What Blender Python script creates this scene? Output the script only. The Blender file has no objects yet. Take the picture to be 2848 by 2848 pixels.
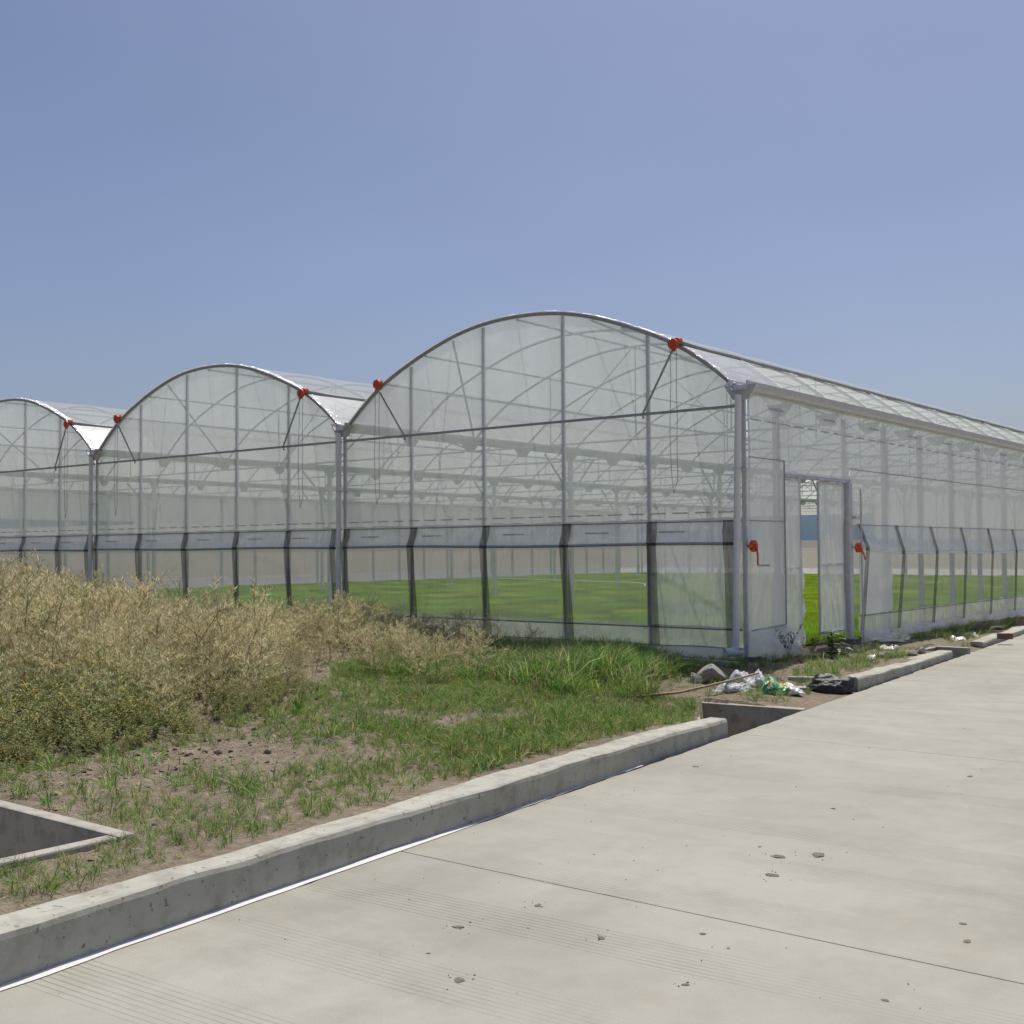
import bpy, bmesh, math, random
import numpy as np
from mathutils import Vector, Matrix, noise as mnoise

sc = bpy.context.scene
C = sc.collection
R = math.radians

# ------------------------------------------------------------------ camera
cam_data = bpy.data.cameras.new('camera')
cam = bpy.data.objects.new('camera', cam_data); C.objects.link(cam)
yaw, pitch, roll = 0.67261285, 0.03204412, -0.00689052
fwd = Vector((-math.sin(yaw)*math.cos(pitch), math.cos(yaw)*math.cos(pitch), math.sin(pitch)))
right = Vector((math.cos(yaw), math.sin(yaw), 0)); up = right.cross(fwd)
r2 = right*math.cos(roll)+up*math.sin(roll); u2 = up*math.cos(roll)-right*math.sin(roll)
m = Matrix((r2, u2, -fwd)).transposed().to_4x4()
m.translation = Vector((7.63766, -14.77797, 1.51717))
cam.matrix_world = m
cam_data.sensor_width = 36; cam_data.lens = 36*3273.18/2848
cam_data.clip_start = 0.1; cam_data.clip_end = 4000
sc.camera = cam

# ------------------------------------------------------------------ sky and sun
SUN_EL, SUN_AZ = R(64), R(-19)            # azimuth from +Y, negative towards -X
world = bpy.data.worlds.new('World'); sc.world = world; world.use_nodes = True
wn = world.node_tree
bg = wn.nodes['Background']
sky = wn.nodes.new('ShaderNodeTexSky'); sky.sky_type = 'NISHITA'; sky.sun_disc = False
sky.sun_elevation = SUN_EL; sky.sun_rotation = SUN_AZ
sky.altitude = 0; sky.air_density = 1.0; sky.dust_density = 2.1; sky.ozone_density = 4.2
bg.inputs['Strength'].default_value = 0.084
tint = wn.nodes.new('ShaderNodeMix'); tint.data_type = 'RGBA'; tint.blend_type = 'MULTIPLY'
tint.inputs[0].default_value = 1.0; tint.inputs[7].default_value = (1.04, .972, 1.02, 1)   # hazy, slightly lavender air
hz_ = wn.nodes.new('ShaderNodeTexNoise'); hz_.inputs['Scale'].default_value = 2.2; hz_.inputs['Detail'].default_value = 4
tcw = wn.nodes.new('ShaderNodeTexCoord'); mpw = wn.nodes.new('ShaderNodeMapping'); mpw.inputs['Scale'].default_value = (1, 1, 2.5)
wn.links.new(tcw.outputs['Generated'], mpw.inputs[0]); wn.links.new(mpw.outputs[0], hz_.inputs['Vector'])
rw = wn.nodes.new('ShaderNodeMapRange'); rw.inputs[1].default_value = .3; rw.inputs[2].default_value = .7; rw.inputs[3].default_value = .965; rw.inputs[4].default_value = 1.035
wn.links.new(hz_.outputs[0], rw.inputs[0]); vm = wn.nodes.new('ShaderNodeVectorMath'); vm.operation = 'SCALE'
wn.links.new(sky.outputs[0], vm.inputs[0]); wn.links.new(rw.outputs[0], vm.inputs['Scale'])
wn.links.new(vm.outputs[0], tint.inputs[6]); wn.links.new(tint.outputs[2], bg.inputs['Color'])
sun_data = bpy.data.lights.new('sun', 'SUN'); sun_data.energy = 4.3; sun_data.angle = R(0.53)
sun_data.color = (1.0, 0.95, 0.87)
sun = bpy.data.objects.new('sun', sun_data); C.objects.link(sun)
sd = Vector((math.sin(SUN_AZ)*math.cos(SUN_EL), math.cos(SUN_AZ)*math.cos(SUN_EL), math.sin(SUN_EL)))
sun.rotation_euler = sd.to_track_quat('Z', 'Y').to_euler()
sun.location = (0, 0, 30)
sc.view_settings.view_transform = 'Standard'; sc.view_settings.look = 'None'
sc.view_settings.exposure = 0.0; sc.view_settings.gamma = 1.0
sc.view_settings.use_curve_mapping = False
sc.render.engine = 'CYCLES'
sc.cycles.max_bounces = 10; sc.cycles.transparent_max_bounces = 32
sc.cycles.diffuse_bounces = 4; sc.cycles.transmission_bounces = 6
sc.cycles.caustics_reflective = False; sc.cycles.caustics_refractive = False
sc.cycles.sample_clamp_indirect = 6.0

rng = random.Random(7)
nrng = np.random.default_rng(11)

# ------------------------------------------------------------------ helpers
class MB:
    def __init__(s): s.v = []; s.f = []
    def add(s, vs, fs):
        o = len(s.v); s.v += [tuple(p) for p in vs]; s.f += [tuple(i+o for i in f) for f in fs]; return s
    def box(s, x0, x1, y0, y1, z0, z1):
        return s.add([(x0,y0,z0),(x1,y0,z0),(x1,y1,z0),(x0,y1,z0),(x0,y0,z1),(x1,y0,z1),(x1,y1,z1),(x0,y1,z1)],
                     [(3,2,1,0),(4,5,6,7),(0,1,5,4),(1,2,6,5),(2,3,7,6),(3,0,4,7)])
    def tube(s, pts, r, n=8, cap=True, ang=0.0):
        pts = [Vector(p) for p in pts]; rs = r if isinstance(r, (list, tuple)) else [r]*len(pts)
        vs = []; fs = []
        for i, p in enumerate(pts):
            t = (pts[min(i+1, len(pts)-1)]-pts[max(i-1, 0)]).normalized()
            a = Vector((0,0,1)) if abs(t.z) < .9 else Vector((0,1,0))
            u = t.cross(a).normalized(); w = t.cross(u)
            for k in range(n):
                th = ang+2*math.pi*k/n
                vs.append(p+(u*math.cos(th)+w*math.sin(th))*rs[i])
        for i in range(len(pts)-1):
            for k in range(n):
                a = i*n+k; b = i*n+(k+1) % n
                fs.append((a, b, b+n, a+n))
        if cap:
            fs.append(tuple(range(n))[::-1]); fs.append(tuple(range((len(pts)-1)*n, len(pts)*n)))
        return s.add(vs, fs)
    def sheet(s, fn, nu, nv):
        vs = [fn(i/nu, j/nv) for j in range(nv+1) for i in range(nu+1)]
        fs = [(j*(nu+1)+i, j*(nu+1)+i+1, (j+1)*(nu+1)+i+1, (j+1)*(nu+1)+i) for j in range(nv) for i in range(nu)]
        return s.add(vs, fs)
    def prism(s, poly, axis, a, b):
        # poly: 2D points; axis 'y' -> (x,z) extruded along y ; 'x' -> (y,z) ; 'z' -> (x,y)
        def P(q, t):
            return (q[0], t, q[1]) if axis == 'y' else (t, q[0], q[1]) if axis == 'x' else (q[0], q[1], t)
        n = len(poly)
        return s.add([P(q, a) for q in poly]+[P(q, b) for q in poly],
                     [tuple(range(n))[::-1], tuple(range(n, 2*n))]+[(i, (i+1) % n, n+(i+1) % n, n+i) for i in range(n)])
    def mesh(s, name, mat=None, smooth=False):
        me = bpy.data.meshes.new(name); me.from_pydata(s.v, [], s.f); me.update()
        bm = bmesh.new(); bm.from_mesh(me); bmesh.ops.recalc_face_normals(bm, faces=bm.faces); bm.to_mesh(me); bm.free()
        if smooth: me.polygons.foreach_set('use_smooth', [True]*len(me.polygons))
        if mat: me.materials.append(mat)
        return me
    def build(s, name, mat, parent=None, smooth=False, loc=None):
        return obj(name, s.mesh(name, mat, smooth), parent, loc)

def obj(name, me, parent=None, loc=None, rot=None, scale=None):
    o = bpy.data.objects.new(name, me); C.objects.link(o)
    if parent: o.parent = parent
    if loc: o.location = loc
    if rot: o.rotation_euler = rot
    if scale: o.scale = scale
    return o
def empty(name, loc=(0, 0, 0)):
    o = bpy.data.objects.new(name, None); C.objects.link(o); o.location = loc; o.empty_display_size = .3; return o
def tag(o, label=None, cat=None, group=None, kind=None):
    if label: o['label'] = label
    if cat: o['category'] = cat
    if group: o['group'] = group
    if kind: o['kind'] = kind
    return o
def bevel(o, w=.008, seg=2):
    b = o.modifiers.new('bevel', 'BEVEL'); b.width = w; b.segments = seg; b.limit_method = 'ANGLE'; return o

def vnoise(x, y, seed=0):
    xi = np.floor(x).astype(np.int64); yi = np.floor(y).astype(np.int64); fx = x-xi; fy = y-yi
    fx = fx*fx*(3-2*fx); fy = fy*fy*(3-2*fy)
    def h(a, b):
        n = (a*374761393+b*668265263+seed*974711) & 0x7fffffff
        n = ((n ^ (n >> 13))*1274126177) & 0x7fffffff
        return ((n ^ (n >> 16)) & 0xffff)/32767.5-1
    return (h(xi, yi)*(1-fx)+h(xi+1, yi)*fx)*(1-fy)+(h(xi, yi+1)*(1-fx)+h(xi+1, yi+1)*fx)*fy
def sstep(a, b, x):
    t = np.clip((x-a)/(b-a), 0, 1); return t*t*(3-2*t)

# ------------------------------------------------------------------ materials
def mat(name):
    M = bpy.data.materials.new(name); M.use_nodes = True
    nt = M.node_tree; nt.nodes.clear()
    out = nt.nodes.new('ShaderNodeOutputMaterial')
    return M, nt, out
def N(nt, t, **kw):
    n = nt.nodes.new(t)
    for k, v in kw.items():
        if k in n.inputs: n.inputs[k].default_value = v
        else: setattr(n, k, v)
    return n
def L(nt, a, b): nt.links.new(a, b)
def tex_noise(nt, scale, detail=4, rough=.55, coords='Object', vec=None, stretch=None):
    n = N(nt, 'ShaderNodeTexNoise', Scale=scale, Detail=detail, Roughness=rough)
    tc = N(nt, 'ShaderNodeTexCoord')
    src = vec or tc.outputs[coords]
    if stretch:
        mp = N(nt, 'ShaderNodeMapping'); mp.inputs['Scale'].default_value = stretch; L(nt, src, mp.inputs[0]); src = mp.outputs[0]
    L(nt, src, n.inputs['Vector']); return n
def ramp(nt, src, stops):
    r = N(nt, 'ShaderNodeValToRGB'); e = r.color_ramp.elements
    while len(e) < len(stops): e.new(.5)
    for i, (p, c) in enumerate(stops):
        e[i].position = p; e[i].color = (*c, 1) if len(c) == 3 else c
    L(nt, src, r.inputs[0]); return r
def mixc(nt, fac, a, b, mode='MIX'):
    n = N(nt, 'ShaderNodeMix', data_type='RGBA', blend_type=mode)
    for sock, v in ((n.inputs[0], fac), (n.inputs[6], a), (n.inputs[7], b)):
        if hasattr(v, 'is_output'): L(nt, v, sock)
        else: sock.default_value = v if isinstance(v, (int, float)) else (*v, 1)
    return n.outputs[2]
def bump(nt, h, strength=.3, dist=.02):
    b = N(nt, 'ShaderNodeBump', Strength=strength, Distance=dist); L(nt, h, b.inputs['Height']); return b.outputs[0]
def simple(name, col, rough=.5, metal=0.0, var=.12, nscale=6, bumps=0.0, bscale=40):
    M, nt, out = mat(name)
    p = N(nt, 'ShaderNodeBsdfPrincipled', Roughness=rough, Metallic=metal)
    n = tex_noise(nt, nscale, 5)
    r = ramp(nt, n.outputs[0], [(.3, tuple(c*(1-var) for c in col)), (.7, tuple(min(1, c*(1+var)) for c in col))])
    L(nt, r.outputs[0], p.inputs['Base Color'])
    if bumps:
        b = tex_noise(nt, bscale, 4); L(nt, bump(nt, b.outputs[0], bumps, .01), p.inputs['Normal'])
    L(nt, p.outputs[0], out.inputs[0]); return M

def film_mat(name, opac, col=(.80, .82, .82), trans=.6, wrinkle=.25, stretch=(1, 1, .12), wscale=14, gloss=.07, rough=.16):
    M, nt, out = mat(name)
    geo = N(nt, 'ShaderNodeNewGeometry')
    tr = N(nt, 'ShaderNodeBsdfTransparent'); tr.inputs[0].default_value = (.955, .965, .97, 1)
    df = N(nt, 'ShaderNodeBsdfDiffuse'); df.inputs[0].default_value = (*col, 1)
    tl = N(nt, 'ShaderNodeBsdfTranslucent'); tl.inputs[0].default_value = (*col, 1)
    gl = N(nt, 'ShaderNodeBsdfGlossy', Roughness=rough); gl.inputs[0].default_value = (1, 1, 1, 1)
    wn_ = tex_noise(nt, wscale, 3, .5, vec=geo.outputs['Position'], stretch=stretch)
    w2 = tex_noise(nt, 2.2, 3, .5, vec=geo.outputs['Position'])
    mul = N(nt, 'ShaderNodeMath', operation='MULTIPLY'); L(nt, wn_.outputs[0], mul.inputs[0]); L(nt, w2.outputs[0], mul.inputs[1])
    bn = bump(nt, mul.outputs[0], wrinkle, .05)
    for s in (df, tl, gl): L(nt, bn, s.inputs['Normal'])
    m1 = N(nt, 'ShaderNodeMixShader', Fac=trans); L(nt, df.outputs[0], m1.inputs[1]); L(nt, tl.outputs[0], m1.inputs[2])
    dirt = tex_noise(nt, 2.6, 6, .68, vec=geo.outputs['Position'], stretch=(1, 1, .16))
    mr = N(nt, 'ShaderNodeMapRange'); mr.inputs[1].default_value = .3; mr.inputs[2].default_value = .7
    mr.inputs[3].default_value = opac-.08; mr.inputs[4].default_value = min(.98, opac+.08); L(nt, dirt.outputs[0], mr.inputs[0])
    m2 = N(nt, 'ShaderNodeMixShader'); L(nt, mr.outputs[0], m2.inputs[0]); L(nt, tr.outputs[0], m2.inputs[1]); L(nt, m1.outputs[0], m2.inputs[2])
    fr = N(nt, 'ShaderNodeLayerWeight', Blend=.5); pw = N(nt, 'ShaderNodeMath', operation='POWER'); pw.inputs[1].default_value = 4.0; L(nt, fr.outputs['Facing'], pw.inputs[0])
    ad = N(nt, 'ShaderNodeMath', operation='MULTIPLY_ADD'); ad.inputs[1].default_value = .35; ad.inputs[2].default_value = gloss*.6; L(nt, pw.outputs[0], ad.inputs[0])
    m3 = N(nt, 'ShaderNodeMixShader'); L(nt, ad.outputs[0], m3.inputs[0]); L(nt, m2.outputs[0], m3.inputs[1]); L(nt, gl.outputs[0], m3.inputs[2])
    L(nt, m3.outputs[0], out.inputs[0]); return M
def net_mat(name, opac, col, streak=0.0, tl_=.35):
    M, nt, out = mat(name)
    geo = N(nt, 'ShaderNodeNewGeometry')
    tr = N(nt, 'ShaderNodeBsdfTransparent')
    df = N(nt, 'ShaderNodeBsdfDiffuse'); df.inputs[0].default_value = (*col, 1)
    tl = N(nt, 'ShaderNodeBsdfTranslucent'); tl.inputs[0].default_value = (*col, 1)
    m1 = N(nt, 'ShaderNodeMixShader', Fac=tl_); L(nt, df.outputs[0], m1.inputs[1]); L(nt, tl.outputs[0], m1.inputs[2])
    n = tex_noise(nt, 22, 2, .5, vec=geo.outputs['Position'], stretch=(1, 1, .03))
    mr = N(nt, 'ShaderNodeMapRange'); mr.inputs[1].default_value = .3; mr.inputs[2].default_value = .7
    mr.inputs[3].default_value = opac-streak; mr.inputs[4].default_value = opac+streak; L(nt, n.outputs[0], mr.inputs[0])
    m2 = N(nt, 'ShaderNodeMixShader'); L(nt, mr.outputs[0], m2.inputs[0]); L(nt, tr.outputs[0], m2.inputs[1]); L(nt, m1.outputs[0], m2.inputs[2])
    L(nt, m2.outputs[0], out.inputs[0]); return M

W_ = (.80, .825, .835)
M_film = film_mat('film_gable', .67, col=W_)
M_film_side = film_mat('film_side', .80, col=(.97, .98, .975), trans=.42, wrinkle=1.1, stretch=(1, 1, .1), wscale=16, gloss=.1)
M_film_roof = film_mat('film_roof', .72, col=W_, trans=.66, wrinkle=.2, stretch=(.15, 1, .15), gloss=.06)
M_film_loose = film_mat('film_loose', .9, col=(.90, .90, .88), trans=.5, wrinkle=.9, stretch=(1, 1, .35), wscale=7, gloss=.1, rough=.25)
M_film_curtain = film_mat('film_curtain', .68, col=(.96, .955, .96), trans=.45, wrinkle=1.8, stretch=(1, 1, .35), wscale=9, gloss=.1)
M_film_door = film_mat('film_door', .80, col=(.97, .98, .975), trans=.42, wrinkle=1.6, stretch=(1, 1, .3), wscale=9, gloss=.08)
M_vent_film = film_mat('film_vent', .82, col=(.72, .74, .76), trans=.5, wrinkle=.3, stretch=(1, .2, 1), wscale=8, gloss=.06, rough=.3)
M_patch = film_mat('film_patch', .96, col=(.95, .95, .95), trans=.35, wrinkle=.8, gloss=.08)
M_film_edge = film_mat('film_edge', .85, col=(.86, .86, .86), trans=.3, wrinkle=1.0, stretch=(1, 1, 1), wscale=30, gloss=.25, rough=.15)
M_film_blue = film_mat('film_blue', .8, col=(.10, .22, .38), trans=.6, wrinkle=.5)
M_net = net_mat('insect_net', .38, (.72, .73, .72), .02)
M_net_vent = net_mat('vent_net', .66, (.78, .80, .79), .02, .5)
M_strap = net_mat('black_strap', .60, (.045, .047, .05), .12)
M_steel = simple('galvanised_steel', (.58, .585, .59), .45, .12, .1, 9)
M_steel_dark = simple('film_lock_profile', (.36, .37, .38), .5, .1, .15, 12)
M_pvc = simple('grey_pvc', (.80, .79, .78), .4, 0, .05, 5)
M_white = simple('white_pipe', (.78, .78, .77), .4, 0, .05, 8)
M_orange = simple('orange_plastic', (.62, .085, .02), .5, 0, .12, 25)
M_yellow = simple('yellow_sticker', (.75, .5, .05), .5)
M_print = simple('print_ink', (.42, .43, .45), .7)
M_chain = simple('chain_steel', (.32, .33, .34), .5, .3)
M_conc_foot = simple('footing_concrete', (.20, .18, .15), .9, 0, .25, 14, .5, 60)

def concrete(name, col, stain, groove=False, scale=1.0, pitth=.74):
    M, nt, out = mat(name)
    geo = N(nt, 'ShaderNodeNewGeometry'); P = geo.outputs['Position']
    p = N(nt, 'ShaderNodeBsdfPrincipled', Roughness=.88); p.inputs['Specular IOR Level'].default_value = .25
    big = tex_noise(nt, .7*scale, 5, .6, vec=P); mid = tex_noise(nt, 4*scale, 6, .62, vec=P); fine = tex_noise(nt, 90, 3, .6, vec=P)
    c1 = ramp(nt, big.outputs[0], [(.32, tuple(a*.9 for a in col)), (.68, tuple(min(1, a*1.07) for a in col))]).outputs[0]
    st = ramp(nt, mid.outputs[0], [(.47, (0, 0, 0)), (.70, (1, 1, 1))]).outputs[0]
    c2 = mixc(nt, N_mul(nt, st, .5 if groove else .75), c1, stain)
    c3 = mixc(nt, .10, c2, fine.outputs[0], 'OVERLAY')
    sp = tex_noise(nt, 55 if groove else 24, 3, .55, vec=P)
    pit = ramp(nt, sp.outputs[0], [(pitth, (0, 0, 0)), (pitth+.05, (1, 1, 1))]).outputs[0]
    c4 = mixc(nt, N_mul(nt, pit, .5 if groove else .8), c3, tuple(a*.35 for a in col))
    h = fine.outputs[0]
    if groove:
        mp = N(nt, 'ShaderNodeMapping'); mp.inputs['Rotation'].default_value = (0, 0, R(-3.5)); L(nt, P, mp.inputs[0])
        sx = N(nt, 'ShaderNodeSeparateXYZ'); L(nt, mp.outputs[0], sx.inputs[0])
        wob = tex_noise(nt, .8, 2, .5, vec=P)
        ya = N(nt, 'ShaderNodeMath', operation='MULTIPLY_ADD'); L(nt, wob.outputs[0], ya.inputs[0]); ya.inputs[1].default_value = .02; L(nt, sx.outputs[1], ya.inputs[2])
        fr = N(nt, 'ShaderNodeMath', operation='MULTIPLY'); fr.inputs[1].default_value = 2*math.pi/.036; L(nt, ya.outputs[0], fr.inputs[0])
        sn = N(nt, 'ShaderNodeMath', operation='SINE'); L(nt, fr.outputs[0], sn.inputs[0])
        line = ramp(nt, sn.outputs[0], [(.55, (0, 0, 0)), (.95, (1, 1, 1))]).outputs[0]
        # strips of brushed grooves separated by smooth trowelled strips
        fr2 = N(nt, 'ShaderNodeMath', operation='MULTIPLY'); fr2.inputs[1].default_value = 2*math.pi/.78; L(nt, ya.outputs[0], fr2.inputs[0])
        sn2 = N(nt, 'ShaderNodeMath', operation='SINE'); L(nt, fr2.outputs[0], sn2.inputs[0])
        msk1 = ramp(nt, sn2.outputs[0], [(.12, (0, 0, 0)), (.32, (1, 1, 1))]).outputs[0]
        wear = tex_noise(nt, 1.0, 5, .65, vec=P, stretch=(.6, 1, 1))
        msk2 = ramp(nt, wear.outputs[0], [(.42, (.04, .04, .04)), (.62, (1, 1, 1))]).outputs[0]
        gm = N_mul(nt, N_mul(nt, line, msk1), msk2)
        c4 = mixc(nt, N_mul(nt, gm, .46), c4, tuple(a*.42 for a in col))
        inv = N(nt, 'ShaderNodeMath', operation='MULTIPLY_ADD'); L(nt, gm, inv.inputs[0]); inv.inputs[1].default_value = -1.5; L(nt, fine.outputs[0], inv.inputs[2]); h = inv.outputs[0]
        # reddish-brown soil dust
        du = tex_noise(nt, 1.7, 6, .65, vec=P)
        dm = ramp(nt, du.outputs[0], [(.6, (0, 0, 0)), (.8, (1, 1, 1))]).outputs[0]
        c4 = mixc(nt, N_mul(nt, dm, .35), c4, (.36, .27, .19))
    if groove:
        pt = tex_noise(nt, .33, 6, .7, vec=P, stretch=(1, .45, 1)); pm = ramp(nt, pt.outputs[0], [(.38, (.80, .80, .79)), (.52, (1, 1, 1)), (.66, (1.0, 1.0, 1.0))]).outputs[0]
        c4 = mixc(nt, .75, c4, pm, 'MULTIPLY')
        wl = tex_noise(nt, 2.1, 6, .7, vec=P, stretch=(.35, 1, 1)); wm_ = ramp(nt, wl.outputs[0], [(.55, (0, 0, 0)), (.72, (1, 1, 1))]).outputs[0]
        c4 = mixc(nt, N_mul(nt, wm_, .35), c4, tuple(a*1.18 for a in col))
    L(nt, c4, p.inputs['Base Color'])
    L(nt, bump(nt, h, .35, .006), p.inputs['Normal']); L(nt, p.outputs[0], out.inputs[0]); return M
def N_mul(nt, a, b):
    n = N(nt, 'ShaderNodeMath', operation='MULTIPLY')
    for s, v in ((n.inputs[0], a), (n.inputs[1], b)):
        if hasattr(v, 'is_output'): L(nt, v, s)
        else: s.default_value = v
    return n.outputs[0]
M_road = concrete('road_concrete', (.37, .358, .305), (.315, .295, .245), True)
M_kerb = concrete('kerb_concrete', (.43, .425, .365), (.26, .235, .185), False, 1.6, .64)
M_wallc = concrete('pit_concrete', (.41, .385, .33), (.22, .20, .17), False, 2.0, .66)
M_strip = simple('white_mortar', (.66, .66, .65), .8, 0, .05, 30, .2, 80)

def ground_mat():
    M, nt, out = mat('ground_soil')
    geo = N(nt, 'ShaderNodeNewGeometry'); P = geo.outputs['Position']
    p = N(nt, 'ShaderNodeBsdfPrincipled', Roughness=.95); p.inputs['Specular IOR Level'].default_value = .15
    a = tex_noise(nt, 1.1, 6, .62, vec=P); b = tex_noise(nt, 14, 6, .65, vec=P); f = tex_noise(nt, 60, 4, .6, vec=P)
    c = ramp(nt, a.outputs[0], [(.3, (.20, .157, .106)), (.7, (.31, .25, .178))]).outputs[0]
    c = mixc(nt, .5, c, ramp(nt, b.outputs[0], [(.32, (.11, .09, .066)), (.68, (.40, .35, .27))]).outputs[0])
    c = mixc(nt, .15, c, f.outputs[0], 'OVERLAY')
    # dry field beyond the greenhouse
    sx = N(nt, 'ShaderNodeSeparateXYZ'); L(nt, P, sx.inputs[0])
    far1 = N(nt, 'ShaderNodeMath', operation='LESS_THAN'); far1.inputs[1].default_value = -33.5; L(nt, sx.outputs[0], far1.inputs[0])
    far2 = N(nt, 'ShaderNodeMath', operation='GREATER_THAN'); far2.inputs[1].default_value = 47.5; L(nt, sx.outputs[1], far2.inputs[0])
    mx = N(nt, 'ShaderNodeMath', operation='MAXIMUM'); L(nt, far1.outputs[0], mx.inputs[0]); L(nt, far2.outputs[0], mx.inputs[1])
    fld = tex_noise(nt, .06, 6, .6, vec=P)
    fc = ramp(nt, fld.outputs[0], [(.3, (.15, .135, .09)), (.55, (.19, .17, .115)), (.75, (.13, .145, .07))]).outputs[0]
    c = mixc(nt, mx.outputs[0], c, fc)
    L(nt, c, p.inputs['Base Color'])
    ad = N(nt, 'ShaderNodeMath', operation='ADD'); L(nt, b.outputs[0], ad.inputs[0]); L(nt, f.outputs[0], ad.inputs[1])
    L(nt, bump(nt, ad.outputs[0], .8, .035), p.inputs['Normal']); L(nt, p.outputs[0], out.inputs[0]); return M
M_ground = ground_mat()

def leaf_mat(name, trans=.4, rough=.55, hue=.04, val=.35, spec=.3):
    # colour from the mesh's own per-blade colour, varied per plant
    M, nt, out = mat(name)
    at = N(nt, 'ShaderNodeAttribute', attribute_name='Col')
    oi = N(nt, 'ShaderNodeObjectInfo')
    hs = N(nt, 'ShaderNodeHueSaturation'); L(nt, at.outputs[0], hs.inputs['Color'])
    for (o_, lo, hi, mul, off) in (('Hue', .5-hue, .5+hue, 1.0, 0), ('Value', 1-val, 1+val, 7.31, .37)):
        mm = N(nt, 'ShaderNodeMath', operation='MULTIPLY_ADD'); mm.inputs[1].default_value = mul; mm.inputs[2].default_value = off; L(nt, oi.outputs['Random'], mm.inputs[0])
        fr = N(nt, 'ShaderNodeMath', operation='FRACT'); L(nt, mm.outputs[0], fr.inputs[0])
        mr = N(nt, 'ShaderNodeMapRange'); mr.inputs[3].default_value = lo; mr.inputs[4].default_value = hi; L(nt, fr.outputs[0], mr.inputs[0])
        L(nt, mr.outputs[0], hs.inputs[o_])
    p = N(nt, 'ShaderNodeBsdfPrincipled', Roughness=rough); p.inputs['Specular IOR Level'].default_value = spec
    L(nt, hs.outputs[0], p.inputs['Base Color'])
    t = N(nt, 'ShaderNodeBsdfTranslucent'); L(nt, hs.outputs[0], t.inputs[0])
    ms = N(nt, 'ShaderNodeMixShader', Fac=trans); L(nt, p.outputs[0], ms.inputs[1]); L(nt, t.outputs[0], ms.inputs[2])
    L(nt, ms.outputs[0], out.inputs[0]); return M
M_grass = leaf_mat('grass_blades', .42)
M_crop = leaf_mat('seedling_blades', .45, hue=.02, val=.26)
M_dry = leaf_mat('dry_pods', .38, .6, .014, .32)
M_weed = leaf_mat('weed_leaves', .4, hue=.03, val=.25)

# ------------------------------------------------------------------ terrain
def edge(y): return 3.1-.0936*(y+12.36)      # left edge of the road
KERBS = [(-18.0, -5.05), (-1.12, 3.68), (5.9, 40.0)]
def kerb_top(y): return np.interp(y, [-18, -7.5, -5.05, -1.2, 3.7, 6, 40], [.0, -.005, -.048, -.055, -.088, -.11, -.12])
def pit_left(y): return 1.10+(-3.27-y)*.555
def terrain(x, y, detail=True):
    x = np.asarray(x, float); y = np.asarray(y, float)
    e = edge(y); kt = kerb_top(y)
    near = sstep(-9, -4, x)*sstep(-30, -20, y)*(1-sstep(25, 40, y))
    low = sstep(-.7, 1.0, x)*sstep(-6.4, -4.4, y)*(1-sstep(-2.2, .2, y))
    z = -.025-.145*low-.03*sstep(-3.5, .5, y)*sstep(-2, .5, x)
    z = z+.025*vnoise(x*.5, y*.5, 3)*sstep(.6, 1.4, e-x)
    amp = .35+.65*sstep(.3, 1.0, e-x)
    if detail:
        clod = .45+.9*sstep(.05, .55, vnoise(x*.45+5, y*.45, 9)+.45*sstep(1.6, .2, x)*(y < -7.5))
        z = z+near*amp*(clod*(.030*np.abs(vnoise(x*4.1, y*4.1, 1))+.026*np.abs(vnoise(x*8, y*8, 2)))+.010*vnoise(x*15, y*15, 4))
    kerbed = np.zeros_like(x, bool)
    for a, b in KERBS: kerbed |= (y > a) & (y < b)
    z = np.where(kerbed & (x > e-.7), np.minimum(z, kt-.012), z)
    # no kerb: the soil runs out level with the slab
    z = np.where(~kerbed, z*(1-sstep(.75, .0, e-x))+(-.212)*sstep(.75, .0, e-x), z)
    z = np.where(kerbed & (x > e-.12), -.45, z)
    z = np.where(x > e+.06, -.45, z)
    z = np.where((x > pit_left(y)+.04) & (x < e+.3) & (y > -5.1) & (y < -3.2+(x-1.03)*.1), -.95, z)   # drain pit
    z = np.where((x > e-.55) & (x < e+.3) & (y > 3.62) & (y < 4.62), -.95, z)       # second drain pit
    z = np.where((x < 1.99) & (x > -.45) & (y < -11.14) & (y > -13.0), -.95, z)     # open pit
    z = np.where((x > 18), -.3, z)
    return z
def axis(fine0, fine1, step, far0, far1):
    a = list(np.arange(fine0, fine1+1e-6, step))
    d, p = step, fine0
    while p > far0: d *= 1.35; p -= d; a.insert(0, p)
    d, p = step, fine1
    while p < far1: d *= 1.35; p += d; a.append(p)
    return np.array(a)
gx = axis(-5.0, 3.6, .045, -1500, 900); gy = axis(-13.6, 8.0, .045, -300, 2500)
GX, GY = np.meshgrid(gx, gy)
GZ = terrain(GX, GY)
nx, ny = len(gx), len(gy)
me = bpy.data.meshes.new('ground')
me.vertices.add(nx*ny); me.vertices.foreach_set('co', np.stack([GX, GY, GZ], -1).ravel())
ii, jj = np.meshgrid(np.arange(nx-1), np.arange(ny-1))
q = (jj*nx+ii).ravel(); quads = np.stack([q, q+1, q+nx+1, q+nx], -1)
me.loops.add(quads.size); me.loops.foreach_set('vertex_index', quads.ravel())
me.polygons.add(len(quads)); me.polygons.foreach_set('loop_start', np.arange(len(quads))*4)
me.polygons.foreach_set('use_smooth', np.ones(len(quads), bool))
me.update(calc_edges=True); me.materials.append(M_ground)
ground = tag(obj('ground', me), kind='structure')

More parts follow.
